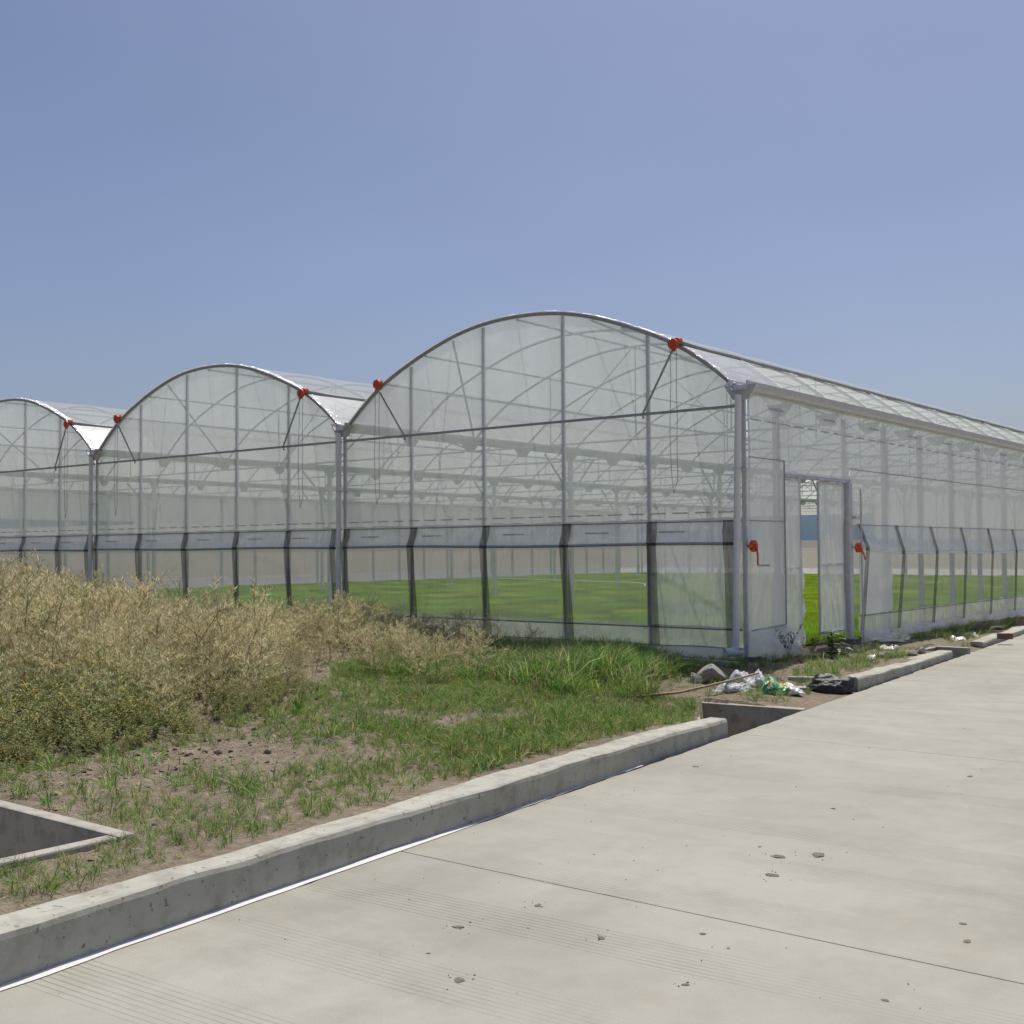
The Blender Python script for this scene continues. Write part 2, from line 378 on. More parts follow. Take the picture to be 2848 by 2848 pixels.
# ------------------------------------------------------------------ road of concrete slabs
road = tag(obj('road', MB().add([(edge(-26)+.1, -26, -.42), (12.6, -26, -.42), (12.6-.0936*80, 54, -.42), (edge(54)+.1, 54, -.42)], [(0, 1, 2, 3)]).mesh('road', M_road)), kind='structure')
SL = 4.97; y0 = -9.875-SL*3
for k in range(13):
    a, b = y0+k*SL+.003, y0+(k+1)*SL-.003
    for col in (0, 1):
        xa = lambda y: edge(y)+.03+(0 if col == 0 else 4.3)
        xb = lambda y: edge(y)+.03+(4.29 if col == 0 else 8.6)
        if col == 1 and k > 8: continue
        n = 60 if col == 0 else 1
        left = []
        for i in range(n+1):
            y = a+(b-a)*i/n
            w = .012*float(vnoise(np.array(y*6.), np.array(2.), 5))+.006*float(vnoise(np.array(y*23.), np.array(7.), 6)) if col == 0 else 0
            left.append((xa(y)+w, y))
        poly = [(xb(a), a), (xb(b), b)]+left[::-1]
        s = MB().prism(poly, 'z', -.40, -.2).build('concrete_slab', M_road, road)
        bevel(s, .004, 2)

# thin white mortar strip between slab edge and kerb
st = MB()
prev = None
def strip_pt(y, s):
    wd = np.interp(y, [-18, -13, -11, -9, -7.6, -6.8], [.042, .034, .022, .012, .004, .0])
    wd = wd*(1+.35*vnoise(np.array(y*5.), np.array(1.), 8))
    return (edge(y)-.012 if s == 0 else edge(y)+.02+float(wd), y, -.196 if s else -.19)
st.sheet(lambda u, v: strip_pt(-18+11.2*v, u), 1, 220)
tag(st.build('mortar_strip', M_strip), 'bright white mortar strip along the foot of the long kerb', 'mortar strip')

# ------------------------------------------------------------------ kerbs and pits
def kerb(a, b, w, label):
    n = int((b-a)/.08)
    mb = MB(); prof = []
    for i in range(n+1):
        y = a+(b-a)*i/n; e = edge(y); t = float(kerb_top(y))
        A = lambda f, s: float(vnoise(np.array(y*f), np.array(s*1.7), int(s)))
        wob = .026*A(.8, 11)+.012*A(2.7, 12)+.006*A(11, 18); bw = .045*A(.8, 13)+.022*A(3.1, 14)+.008*A(11, 19); tz = .018*A(.7, 15)+.006*A(2.9, 20)
        prof.append([(e-w+bw, y, -.5), (e-w+bw, y, t-.012+tz), (e-w+bw+.015, y, t+tz), (e-.028+wob, y, t+tz+.003*A(9, 16)), (e-.012+wob, y, t+tz-.008), (e-.004+wob*.8, y, t+tz-.03+.004*A(7, 17)), (e-.004+.3*wob, y, -.3), (e-.004, y, -.5)])
    m_ = len(prof[0])
    vs = [p for r in prof for p in r]
    fs = [(i*m_+k, i*m_+(k+1) % m_, (i+1)*m_+(k+1) % m_, (i+1)*m_+k) for i in range(n) for k in range(m_)]
    fs += [tuple(range(m_))[::-1], tuple(range(n*m_, n*m_+m_))]
    o = mb.add(vs, fs).build('kerb', M_kerb, smooth=False)
    return tag(o, label, 'kerb')
kerb(-18, -5.05, .23, 'long rough concrete kerb holding back the bare soil beside the road')
kerb(-1.12, 3.68, .25, 'concrete kerb in front of the greenhouse door, between two drain openings')
kerb(5.9, 40, .25, 'low dusty concrete kerb running on past the small brick')

def wallbox(name, boxes, M, label, cat):
    root = empty(name, (boxes[0][1][0], boxes[0][1][2], boxes[0][1][4])); inv = root.location
    for nm, (x0, x1, ya, yb, z0, z1) in boxes:
        o = MB().box(x0-inv.x, x1-inv.x, ya-inv.y, yb-inv.y, z0-inv.z, z1-inv.z).build(nm, M, root); bevel(o, .012, 2)
    return tag(root, label, cat)
dp = empty('drain_pit', (1.04, -3.24, -.95))
def dpart(nm, poly, z0, z1):
    bevel(MB().prism([(a-1.04, b+3.24) for a, b in poly], 'z', z0+.95, z1+.95).build(nm, M_wallc, dp), .012, 2)
dpart('end_wall', [(1.03, -3.26), (edge(-3.2)+.01, -3.14), (edge(-3.2)+.01, -3.0), (1.0, -3.12)], -.95, -.186)
dpart('back_wall', [(1.06, -3.27), (1.10, -3.27), (pit_left(-5.0)+.04, -5.0), (pit_left(-5.0), -5.0)], -.95, -.17)
dpart('floor', [(1.12, -3.27), (2.2, -3.17), (2.36, -5.0), (pit_left(-5.0)+.06, -5.0)], -.95, -.82)
tag(dp, 'open concrete drain pit at the road edge, beside the discarded sacks', 'drain pit')
e4 = edge(4.2)
wallbox('drain_pit', [('end_wall', (e4-.62, e4+.02, 4.5, 4.64, -.9, -.10)), ('back_wall', (e4-.62, e4-.48, 3.69, 4.497, -.9, -.11)),
                      ('floor', (e4-.477, e4+.02, 3.69, 4.497, -.9, -.78))], M_wallc,
        'narrow drain opening at the far end of the kerb by the greenhouse door', 'drain pit')
wallbox('soil_pit', [('end_wall', (-.6, 2.075, -11.165, -11.06, -1.0, .012)), ('side_wall', (1.985, 2.078, -13.2, -11.168, -1.0, .010)),
                     ('floor', (-.6, 1.982, -13.2, -11.168, -1.0, -.86))], M_wallc,
        'square concrete pit sunk in the bare soil, its rim pale and its inside dark', 'pit')

# ------------------------------------------------------------------ greenhouse
GH = empty('greenhouse', (0, 0, 0))
tag(GH, 'four-span plastic film greenhouse with arched roofs and orange vent winders', 'greenhouse')
SPAN, NSP, LEN = 8.0, 4, 45.5
ad_ = [0, .4, .8, 1.2, 1.5, 2.0, 2.4, 2.75, 3.0, 3.25, 3.5, 3.7, 3.92]
az_ = [5.25, 5.24, 5.20, 5.125, 5.045, 4.875, 4.715, 4.56, 4.435, 4.27, 4.09, 3.925, 3.73]
def archz(x):   # x in [-8,0] local to a span
    return float(np.interp(abs(x+4), ad_, az_))
AX = sorted(set([-4+s*d for d in np.linspace(0, 3.92, 25) for s in (-1, 1)]))
arch_pts = [(x, 0, archz(x)) for x in AX]
# smooth the profile a little
for _ in range(2):
    arch_pts = [arch_pts[0]]+[(p[0], 0, (a[2]+2*p[2]+b[2])/4) for a, p, b in zip(arch_pts, arch_pts[1:], arch_pts[2:])]+[arch_pts[-1]]
def arch_s(x): return float(np.interp(x, [p[0] for p in arch_pts], [p[2] for p in arch_pts]))
POSTX = [-1.58, -3.13, -4.75, -6.38]
rib_me = MB().tube(arch_pts, .022, 8).mesh('arch_rib', M_steel, True)
gable_me = MB().tube([(p[0], -.02, p[2]+.012) for p in arch_pts], .030, 8).mesh('gable_arch', M_steel_dark, True)
gedge = MB()
gedge.sheet(lambda u, v: (lambda x: (x, -.05+.16*v, arch_s(x)+.052+.012*float(vnoise(np.array(x*9), np.array(v*3), 21))+.01*(1-abs(2*v-1))))(-7.88+7.76*u), 160, 3)
gedge_me = gedge.mesh('film_fringe', M_film_edge, True)

def film_noise(a, b, amp, seed): return amp*float(vnoise(np.array(a), np.array(b), seed))
def gable_upper(i):
    mb = MB()
    def fn(u, v):
        x = -7.9+7.8*u; z0 = 3.5; z1 = max(arch_s(x), z0+.02)
        return (x, film_noise(x*1.5, (z0+(z1-z0)*v)*1.5, .006, 30+i), z0+(z1-z0)*v)
    return mb.sheet(fn, 60, 6).mesh('film_panel', M_film, True)
def gable_lower(i):
    return MB().sheet(lambda u, v: (-7.95+7.9*u, film_noise(u*14, v*4, .008, 40+i), 1.9+1.6*v), 60, 10).mesh('film_panel', M_film, True)

# print on the film: each mark is one small mesh of ticks, shared by its repeats
def mark_mesh(L_mark, h, seed):
    r = random.Random(seed); mb = MB(); q = 0
    while q < L_mark:
        w = r.uniform(.012, .024); z0 = h*r.uniform(0, .15); z1 = h*r.uniform(.75, 1)
        mb.add([(q-.004, 0, z0), (q+w, 0, z0), (q+w, 0, z1), (q-.004, 0, z1)], [(0, 1, 2, 3)])
        q += w+r.uniform(.004, .014)
    return mb.mesh('film_print', M_print)
MARKS = [mark_mesh(.235, .022, 1), mark_mesh(.42, .026, 2), mark_mesh(.30, .028, 3), mark_mesh(.42, .032, 4)]
def mark(kind, parent, loc, rz=0): return obj('film_print', MARKS[kind], parent, loc, (0, 0, rz))

# orange vent winder, built at its own origin on the gable arch
def vent_winder(x, z, side, xb, zb):
    # side=+1: winder on the right slope, brace runs down-left
    t = MB()
    t.tube([(0, -.10, 0), (0, -.045, 0), (0, -.04, 0)], [.078, .082, .06], 14)
    root = t.mesh('vent_winder', M_orange, False)
    o = obj('vent_winder', root, GH, (x, -.06, z))
    h = MB().tube([(.03*side, -.035, .045), (.045*side, .05, .055)], [.055, .05], 8).build('gear_housing', M_orange, o)
    MB().tube([(0, -.115, 0), (0, -.1, 0)], .03, 8).build('hub_cap', M_orange, o)
    MB().box(-.025, .025, -.09, -.05, -.105, -.07).build('clamp', M_orange, o)
    MB().tube([(-.01*side, -.07, -.08), (xb-x, -.02, zb-z), (xb-x, .0, zb-z-.07)], .016, 8).build('brace_rod', M_steel_dark, o)
    ch = MB()
    zl = 2.32-z
    pts = [(-.055, -.075, 0)]+[(-.055+.012*math.sin(q), -.075, zl*q/8) for q in range(1, 8)]+[(-.015, -.075, zl)]+[(.045, -.075, zl*.93)]+[(.05+.006*math.sin(q*2), -.075, zl*q/8) for q in range(7, -1, -1)]
    ch.tube(pts, .0045, 5); ch.build('pull_chain', M_chain, o, True)
    return o

film_col = {}
for i in range(NSP):
    ox = -SPAN*i
    P = empty('gable_frame', (ox, 0, 0)); P.parent = GH
    obj('gable_arch', gable_me, P); obj('film_fringe', gedge_me, P)
    obj('film_panel', gable_upper(i), P); obj('film_panel', gable_lower(i), P)
    # intermediate posts
    for x in POSTX:
        MB().tube([(x, .05, -.1), (x, .05, arch_s(x)-.02)], .032, 8, ang=.39).build('post', M_steel, P, True)
    # horizontal profiles
    MB().box(-7.95, -.05, -.05, -.012, 3.482, 3.518).build('tie_rail', M_steel_dark, P)
    MB().box(-7.95, -.05, -.035, -.008, 1.888, 1.908).build('film_rail', M_steel_dark, P)
    MB().box(-7.95, -.05, -.035, -.008, .370, .392).build('film_rail', M_steel_dark, P)
    MB().tube([(-7.95+.1975*k, -.03, .125+.008*math.sin(k*.9+i)) for k in range(41)], .009, 6).build('apron_rail', M_steel_dark, P)
    # white fold of film above the rail
    MB().sheet(lambda u, v: (-7.95+7.9*u, -.022-.012*v, 1.91+.028*v*(1+.5*float(vnoise(np.array(u*40.), np.array(3.), 51+i)))), 120, 2).build('film_fold', M_film_edge, P, True)
    MB().sheet(lambda u, v: (-7.95+7.9*u, -.022-.012*v, .394+.022*v*(1+.5*float(vnoise(np.array(u*40.), np.array(3.), 61+i)))), 120, 2).build('film_fold', M_film_edge, P, True)
    # rolled up curtain: film plus roll pipe
    sag = lambda u: 1.575+.010*math.sin(u*9+i)
    MB().sheet(lambda u, v: (-7.92+7.82*u, -.012-.075*(1-v)+film_noise(u*22, v*2, .01, 70+i), sag(u)+(1.89-sag(u))*v), 80, 6).build('curtain', M_film_curtain, P, True)
    MB().tube([(-7.95+7.85*u/40, -.095, sag(u/40)) for u in range(41)], .022, 8).build('roll_pipe', M_steel_dark, P, True)
    # insect net panels between posts
    xs = [-.05]+POSTX+[-7.95]
    for k in range(5):
        a, b = xs[k], xs[k+1]
        if i == 0 and k == 0:
            MB().sheet(lambda u, v: (b+(a-b)*u, .004+film_noise(u*4, v*4, .008, 80), .39+1.49*v), 12, 12).build('film_panel', M_film_curtain, P, True)
            MB().box(b-.012, b+.012, -.02, .0, .39, 1.89).build('film_rail', M_steel_dark, P)
        else:
            MB().sheet(lambda u, v: (b+(a-b)*u, .002+film_noise(u*2+k, v*2, .006, 80), .39+1.49*v), 6, 6).build('net_panel', M_net, P, True)
    # apron films
    MB().sheet(lambda u, v: (-7.95+7.9*u, -.002+film_noise(u*30, v*3, .008, 90+i), .13+.245*v), 80, 3).build('apron_film', M_film_curtain, P, True)
    MB().sheet(lambda u, v: (-7.95+7.95*u, -.03-.10*(1-v)+film_noise(u*26, v*2, .03*(1-v), 95+i), -.09+.215*v), 90, 4).build('apron_film', M_film_loose, P, True)
    # black net straps
    for x in [p+.13 for p in POSTX]+[-7.9, -.2]:
        w = rng.uniform(.078, .092); dx = [rng.uniform(-.02, .02) for _ in range(3)]
        mb = MB()
        path = [(x+dx[0], -.06, 1.91), (x+dx[0], -.085, 1.76), (x+dx[1]-.01, -.124, 1.60), (x+dx[1]-.01, -.124, 1.55), (x+dx[1], -.11, 1.2), (x+dx[2]+.02, -.09, .7), (x+dx[2]+.04, -.075, .12)]
        for s in range(len(path)-1):
            (xa, ya, za), (xb, yb, zb) = path[s], path[s+1]
            k = (1.0, 1.03, 1.0, .97, .93, .97, 1.0)
            mb.add([(xa-w*k[s], ya, za), (xa+w*k[s], ya, za), (xb+w*k[s+1], yb, zb), (xb-w*k[s+1], yb, zb)], [(0, 1, 2, 3)])
        mb.build('strap', M_strap, P)
    # prints
    if i < 3:
        for k in range(21): mark(0, P, (-7.9+.375*k, -.014, 2.015))
        for x in [-7.3, -5.83, -4.06, -2.45, -1.15]: mark(1, P, (x-.2, -.075, 1.745))
    # vent winders
    vent_winder(ox-1.04, 4.46, 1, ox-1.60, 3.50); vent_winder(ox-7.04, 4.44, -1, ox-6.44, 3.50)

# columns, drain pipes, gutters
prof = [(-.16, .12), (-.16, .085), (-.10, .0), (.10, .0), (.16, .085), (.16, .12), (.175, .12), (.175, .08), (.11, -.02), (-.11, -.02), (-.175, .08), (-.175, .12)]
prof_end = [(-.14, .14), (-.14, .03), (-.10, .0), (.09, .0), (.12, .03), (.125, .105), (.14, .105), (.125, .02), (.10, -.018), (-.11, -.018), (-.155, .02), (-.155, .14)]
for i in range(NSP+1):
    x = -SPAN*i
    g = MB().prism([(x+a, 3.72+b if i == 0 else 3.70+b) for a, b in (prof_end if i == 0 else prof)], 'y', -.16, LEN).build('gutter', M_steel, GH)
    MB().prism([(x-.25, 3.78), (x-.12, 3.58), (x+.12, 3.58), (x+.25, 3.78)], 'y', -.09, -.02).build('gutter_bracket', M_steel, GH)
    # boots below the gutter where the arches land
    boot = MB().add([(-.2, -.04, .10), (.2, -.04, .10), (.2, .04, .10), (-.2, .04, .10), (-.06, -.04, -.08), (.06, -.04, -.08), (.06, .04, -.08), (-.06, .04, -.08), (-.15, -.04, .02), (.15, -.04, .02), (.15, .04, .02), (-.15, .04, .02)],
        [(0, 1, 9, 8), (8, 9, 5, 4), (3, 2, 10, 11), (11, 10, 6, 7), (1, 2, 10, 9), (9, 10, 6, 5), (0, 3, 11, 8), (8, 11, 7, 4), (0, 1, 2, 3), (4, 5, 6, 7)]).mesh('arch_boot', M_steel)
    for k in range(1, 26): obj('arch_boot', boot, GH, (x-(.30 if i == 0 else 0), 1.75*k, 3.60))
    # front column with drain pipe
    c = MB().box(x-.05, x+.016, .0, .045, -.15, 3.62).build('column', M_steel, GH)
    bevel(c, .008, 2)
    bx = x-.10 if i == 0 else x-.035
    tx = x-.015 if i == 0 else x-.02
    pp = MB(); nseg = 12
    pts = [(tx+(bx-tx)*k/nseg, -.13, 3.64+(.13-3.64)*k/nseg) for k in range(nseg+1)]
    pp.tube(pts, .047, 16, cap=False)
    pipe = pp.build('drain_pipe', M_pvc, GH, True)
    for zc in (2.6, .14):
        t = (3.64-zc)/3.51; xx = tx+(bx-tx)*t
        MB().tube([(xx, -.13, zc-.02), (xx, -.13, zc+.02)], .053, 16).build('pipe_collar', M_pvc, pipe, True)
        MB().box(xx+.03, xx+.09, -.14, .02, zc-.008, zc+.008).build('pipe_clip', M_steel, pipe)
    # elbow, an open tube mouth facing out
    el = MB()
    def ring(c_, d_, r_, n=16):
        d_ = Vector(d_).normalized(); u = d_.cross(Vector((0, 0, 1))); u = u.normalized() if u.length > .05 else Vector((1, 0, 0)); w = d_.cross(u)
        return [Vector(c_)+(u*math.cos(2*math.pi*k/n)+w*math.sin(2*math.pi*k/n))*r_ for k in range(n)]
    dirv = Vector((-.55, -.84, -.06)).normalized(); base = Vector((bx, -.13, .09))
    rings = [ring(base-dirv*.09, dirv, .062), ring(base+dirv*.17, dirv, .062), ring(base+dirv*.17, dirv, .052), ring(base-dirv*.02, dirv, .052)]
    vs = [p for r_ in rings for p in r_]; fs = []
    for a in range(3):
        for k in range(16): fs.append((a*16+k, a*16+(k+1) % 16, (a+1)*16+(k+1) % 16, (a+1)*16+k))
    fs.append(tuple(range(48, 64))); fs.append(tuple(range(16))[::-1])
    el.add(vs, fs).build('pipe_elbow', M_pvc, pipe, True)
    MB().box(x-.13, x+.15, -.06, .2, -.35, .02).build('footing', M_conc_foot, GH)
    # interior columns every 7 m with braces
    if 0 < i < NSP:
        for k in range(1, 7):
            y = 7.0*k
            MB().box(x-.045, x+.045, y-.045, y+.045, -.1, 3.62).build('column', M_steel, GH)
            for s in (-1, 1):
                MB().tube([(x, y+.04*s, 2.78), (x, y+.95*s, 3.62)], .026, 6).build('brace', M_steel, GH)

# interior ribs, trusses, purlins, roof film
chord_me = MB().tube([(-7.85, 0, 3.53), (-.15, 0, 3.53)], .02, 6).mesh('truss_chord', M_steel)
hang_me = [MB().tube([(x, 0, 3.53), (x, 0, arch_s(x))], .014, 6).mesh('hanger', M_steel) for x in (-2.05, -4, -5.95)]
diag_me = [MB().tube([(a, .01, 3.53), (b, .01, arch_s(b))], .011, 5).mesh('truss_diagonal', M_steel) for a, b in ((-2.05, -3.95), (-5.95, -4.05))]
roof_x0, roof_x1 = -4-3.0, -4+3.0
for i in range(NSP):
    ox = -SPAN*i
    for k in range(1, 27): obj('arch_rib', rib_me, GH, (ox, 1.75*k-(.02 if k == 26 else 0), 0))
    for k in range(1, 13):
        y = 3.5*k
        obj('truss_chord', chord_me, GH, (ox, y, 0))
        for h in hang_me: obj('hanger', h, GH, (ox, y, 0))
        for h in diag_me: obj('truss_diagonal', h, GH, (ox, y, 0))
    for x in (-4, -2.0, -6.0):
        MB().tube([(ox+x, 0, arch_s(x)-.035), (ox+x, LEN, arch_s(x)-.035)], .018, 6).build('purlin', M_steel, GH)
    # end bay wind braces, from the gable arch down to the gutter
    for s, x in ((1, -2.6), (-1, -5.42)):
        MB().tube([(ox+x, .05, arch_s(x)-.03), (ox-4+s*3.85, 3.5, 3.62)], .02, 6).build('wind_brace', M_steel, GH)
    # roof film sheet over the ribs
    def roof(u, v, lo, hi, dy=0.0):
        x = lo+(hi-lo)*u; y = -.02+(LEN+.02)*v
        sagg = .012*math.sin(math.pi*((y/1.75) % 1.0))
        return (ox+x, y, arch_s(x)+.045-sagg)
    MB().sheet(lambda u, v: roof(u, v, roof_x0, roof_x1), 28, 104).build('roof_film', M_film_roof, GH, True)
    # vent strips beside the gutters: film in the first bay, netting beyond
    for lo, hi in ((-4-3.88, -4-3.0), (-4+3.0, -4+3.88)):
        a = MB().sheet(lambda u, v: (lambda x: (ox+x, -.02+1.77*v, arch_s(x)+.055))(lo+(hi-lo)*u), 6, 6).build('vent_film', M_vent_film, GH, True)
        MB().sheet(lambda u, v: (lambda x: (ox+x, 1.755+(LEN-1.755)*v, arch_s(x)+.03))(lo+(hi-lo)*u), 6, 52).build('vent_net', M_net_vent, GH, True)
        s = 1 if hi > -4 else -1; x = -4+3.02*s
        # rolled vent film on its pipe
        MB().tube([(ox+x+.01*s, -.03+y, arch_s(x)+.075-.012*abs(math.sin(y*1.8))) for y in np.linspace(0, LEN, 60)], .028, 8).build('vent_roll', M_steel_dark, GH, True)
        # white tapes over each rib on the vent
        tape = MB().sheet(lambda u, v: (lambda x: (ox+x, -.02+.04*v, arch_s(x)+.062))(lo+(hi-lo)*u), 6, 1).mesh('vent_tape', M_white)
        if (s == 1 and i <= 1):
            for k in range(1, 26): obj('vent_tape', tape, GH, (0, 1.75*k, .006))

# side wall along x = 0
SIDE_Y = [1.1, 3.56]+[5.3+1.75*k for k in range(23)]
for y in SIDE_Y:
    if abs(y-3.56) < .01:
        p_ = MB().box(-.03, .07, 3.46, 3.60, .02, 2.56).build('door_post', M_steel, GH); bevel(p_, .006)
        MB().box(-.07, -.033, 3.5, 3.6, 2.56, 3.6).build('side_post', M_steel, GH)
        MB().box(-.08, .14, 3.40, 3.70, -.3, .045).build('footing', M_conc_foot, GH)
    else:
        MB().box(-.09, -.02, y-.045, y+.045, -.1, 3.6).build('side_post', M_steel, GH)
def side_film(name, M, y0, y1, z0, z1, nu, nv, amp=.012, xo=.012, seed=1, gather=0.0):
    def fn(u, v):
        y = y0+(y1-y0)*u; z = z0+(z1-z0)*v
        w = film_noise(y*1.3, z*1.3, amp, seed)+film_noise(y*9, z*.9, amp*.35, seed+1)
        if gather:
            for yc in gather: w += .012*math.exp(-((y-yc)/.35)**2)*math.sin((y-yc)*60+z*2)*v
        return (xo+w, y, z)
    return MB().sheet(fn, nu, nv).build(name, M, GH, True)
side_film('film_panel', M_film_side, .1, LEN, 2.79, 3.70, 420, 10, .014, .012, 101, [2.6, 3.9, 5.6])
side_film('film_panel', M_film_side, 1.2, 3.62, 2.6, 2.79, 60, 5, .012, .012, 103)
side_film('film_panel', M_film_side, 3.64, LEN, 1.885, 2.785, 380, 10, .012, .014, 105)
side_film('film_panel', M_film_side, .03, 1.19, 1.905, 2.785, 24, 14, .012, .014, 107)
side_film('film_panel', M_film_side, .03, 1.19, .375, 1.895, 24, 24, .012, .014, 109)
def rail(y0, y1, z, z1=None, r=.008, x=.03):
    MB().tube([(x, y0, z), (x, (y0+y1)/2, (z+(z1 or z))/2), (x, y1, z1 or z)], r, 6).build('film_rail', M_steel_dark, GH)
rail(.1, 1.19, 2.79); rail(3.64, LEN, 2.79, 2.77); rail(.1, 1.19, 1.9); rail(3.8, LEN, 1.885); rail(.1, 1.19, .37, .40)
rail(1.2, 3.62, 2.6)
MB().tube([(.03, 1.19, .40), (.03, 1.19, 2.79)], .01, 6).build('film_rail', M_steel_dark, GH)
MB().sheet(lambda u, v: (.04+.02*v, 1.2+2.42*u, 2.6-.035*v*(1+.6*float(vnoise(np.array(u*30.), np.array(2.), 4)))), 80, 2).build('film_fold', M_film_edge, GH, True)
# loose skirt at the corner, hanging out to the ground
def skirt(u, v):
    y = .0+1.22*u+.18*(1-v)*(u-.3); z = -.08+.46*v+.10*(1-v)*u
    return (.03+.34*math.sin(math.pi*(1-v)*.6)*(.12+.88*math.sin(math.pi*min(1, u*.85)))+film_noise(u*6, v*2.0, .05*(1-v*.8), 121), y, z)
MB().sheet(skirt, 40, 20).build('loose_skirt', M_film_loose, GH, True)
# corner flap of film wrapping the column
MB().sheet(lambda u, v: (.012+.05*(1-v)*0+film_noise(v*16, u*3, .012, 123), .085+.05*u, .1+3.5*v), 3, 60).build('film_edge', M_film_edge, GH, True)

# door: two sliding leaves with frames
def door_leaf(y0, y1, z0, z1, x, lean):
    root = empty('door_leaf', (x, y0, z0)); root.parent = GH
    w = y1-y0; h = z1-z0
    for (a, b, c, d) in ((0, .03, 0, h), (w-.03, w, 0, h), (.033, w-.033, 0, .03), (.033, w-.033, h-.03, h), (.033, w-.033, h*.45, h*.45+.025)):
        MB().box(-.015, .015, a, b, c, d).build('frame_bar', M_steel, root)
    MB().sheet(lambda u, v: (.02+film_noise(u*5, v*6, .012, 131+int(y0*10)), w*u, -.02+(h+.02)*v), 16, 36).build('door_film', M_film_door, root, True)
    MB().sheet(lambda u, v: (.025+.02*math.sin(v*20)*u, w-.012+.06*u+.02*float(vnoise(np.array(v*7.), np.array(1.), 8)), -.03+(h*.55)*v), 3, 40).build('film_edge', M_film_door, root, True) if lean else None
    MB().box(-.016, .018, w-.006, w+.001, 0, h).build('edge_strip', M_steel_dark, root)
    return root
door_leaf(1.22, 1.78, .10, 2.55, -.01, True)
door_leaf(2.47, 3.44, .17, 2.55, -.03, False)
MB().box(-.06, -.02, 1.2, 3.46, 2.56, 2.60).build('door_track', M_steel, GH)

# roll-up curtain on the side wall, bulging out to its white pipe
def bulge(y): return .06+.05*math.exp(-(y-4)/3.0)
def pipe_z(y): return 1.40+.10*math.exp(-(y-3.9)/1.6)-.012*math.sin((y-3.9)*1.1)
MB().sheet(lambda u, v: (lambda y: (.02+bulge(y)*(1-v)+film_noise(y*2.2+v*2.5, v*1.5, .03*(1-abs(2*v-1)), 141), y, pipe_z(y)+(1.88-pipe_z(y))*v))(3.9+(LEN-4)*u), 520, 12).build('curtain', M_film_curtain, GH, True)
MB().tube([(.03+bulge(y), y, pipe_z(y)) for y in np.linspace(3.78, LEN, 160)], .026, 10).build('roll_pipe', M_white, GH, True)
prevy = 3.66
for k, y in enumerate(SIDE_Y[2:]):
    MB().sheet(lambda u, v: (.0, prevy+(y-prevy)*u, .40+1.48*v), 3, 3).build('net_panel', M_net, GH)
    prevy = y
MB().sheet(lambda u, v: (.02+film_noise(u*4, v*5, .015, 151), 3.98+1.42*u, .38+1.06*v), 16, 16).build('film_patch', M_patch, GH, True)
rail(3.95, LEN, .385, .37)
MB().sheet(lambda u, v: (.03+.012*v, 3.95+(LEN-4)*u, .39+.022*v*(1+.8*float(vnoise(np.array(u*260.), np.array(2.), 9)))), 400, 2).build('film_fold', M_film_edge, GH, True)
MB().sheet(lambda u, v: (.012+film_noise(u*120, v*3, .01, 153), 3.92+(LEN-4)*u, .12+.26*v), 300, 3).build('apron_film', M_film_curtain, GH, True)
MB().sheet(lambda u, v: (.02+.16*(1-v)*(.5+.5*float(vnoise(np.array(u*55.), np.array(5.), 10)))+film_noise(u*300, v*3, .025*(1-v), 155), 3.9+(LEN-4)*u, -.05+.18*v+.05*(1-v)*float(vnoise(np.array(u*90.), np.array(3.), 12))), 500, 5).build('apron_film', M_film_loose, GH, True)
# flap of dirty film lying on the ground beside the door post
MB().sheet(lambda u, v: (.08+.42*v+.08*v*math.sin(u*5), 3.78+1.5*u+.12*v, -.02+.19*(1-v)**2*(1-.7*u)+film_noise(u*7, v*5, .035, 157)), 30, 14).build('loose_skirt', M_film_loose, GH, True)
# straps on the side wall
ys = [3.95]+[y+.30 for y in SIDE_Y[2:]]
for k, y in enumerate(ys[:20]):
    w = .075; b = bulge(y)+.03
    j_ = rng.uniform(-.03, .03)
    path = [(.03, y, 1.90), (.03+b*.6, y, 1.65), (.03+b, y+.01+j_, pipe_z(y)+.03), (.03+b, y+.01+j_, pipe_z(y)-.04), (.05+b*.6, y+j_, 1.0), (.06+b*.25, y-.01, .5), (.06, y-.02, .10)]
    mb = MB()
    for s in range(len(path)-1):
        a, b_ = path[s], path[s+1]
        mb.add([(a[0], a[1]-w, a[2]), (a[0]+.004, a[1]+w, a[2]), (b_[0]+.004, b_[1]+w, b_[2]), (b_[0], b_[1]-w, b_[2])], [(0, 1, 2, 3)])
    mb.build('strap', M_strap, GH)
# guide rod and bracket for the side winder
MB().tube([(.12, 3.83, -.05), (.12, 3.81, 2.47)], .016, 8).build('guide_rod', M_steel, GH)
MB().box(.06, .13, 3.58, 3.83, 1.98, 2.02).build('rod_bracket', M_steel, GH)
# side prints
for k in range(40): mark(2, GH, (.034, .15+.47*k, 3.31), math.pi/2)
for k in range(9): mark(3, GH, (.034, .75+1.85*k, 3.50), math.pi/2)

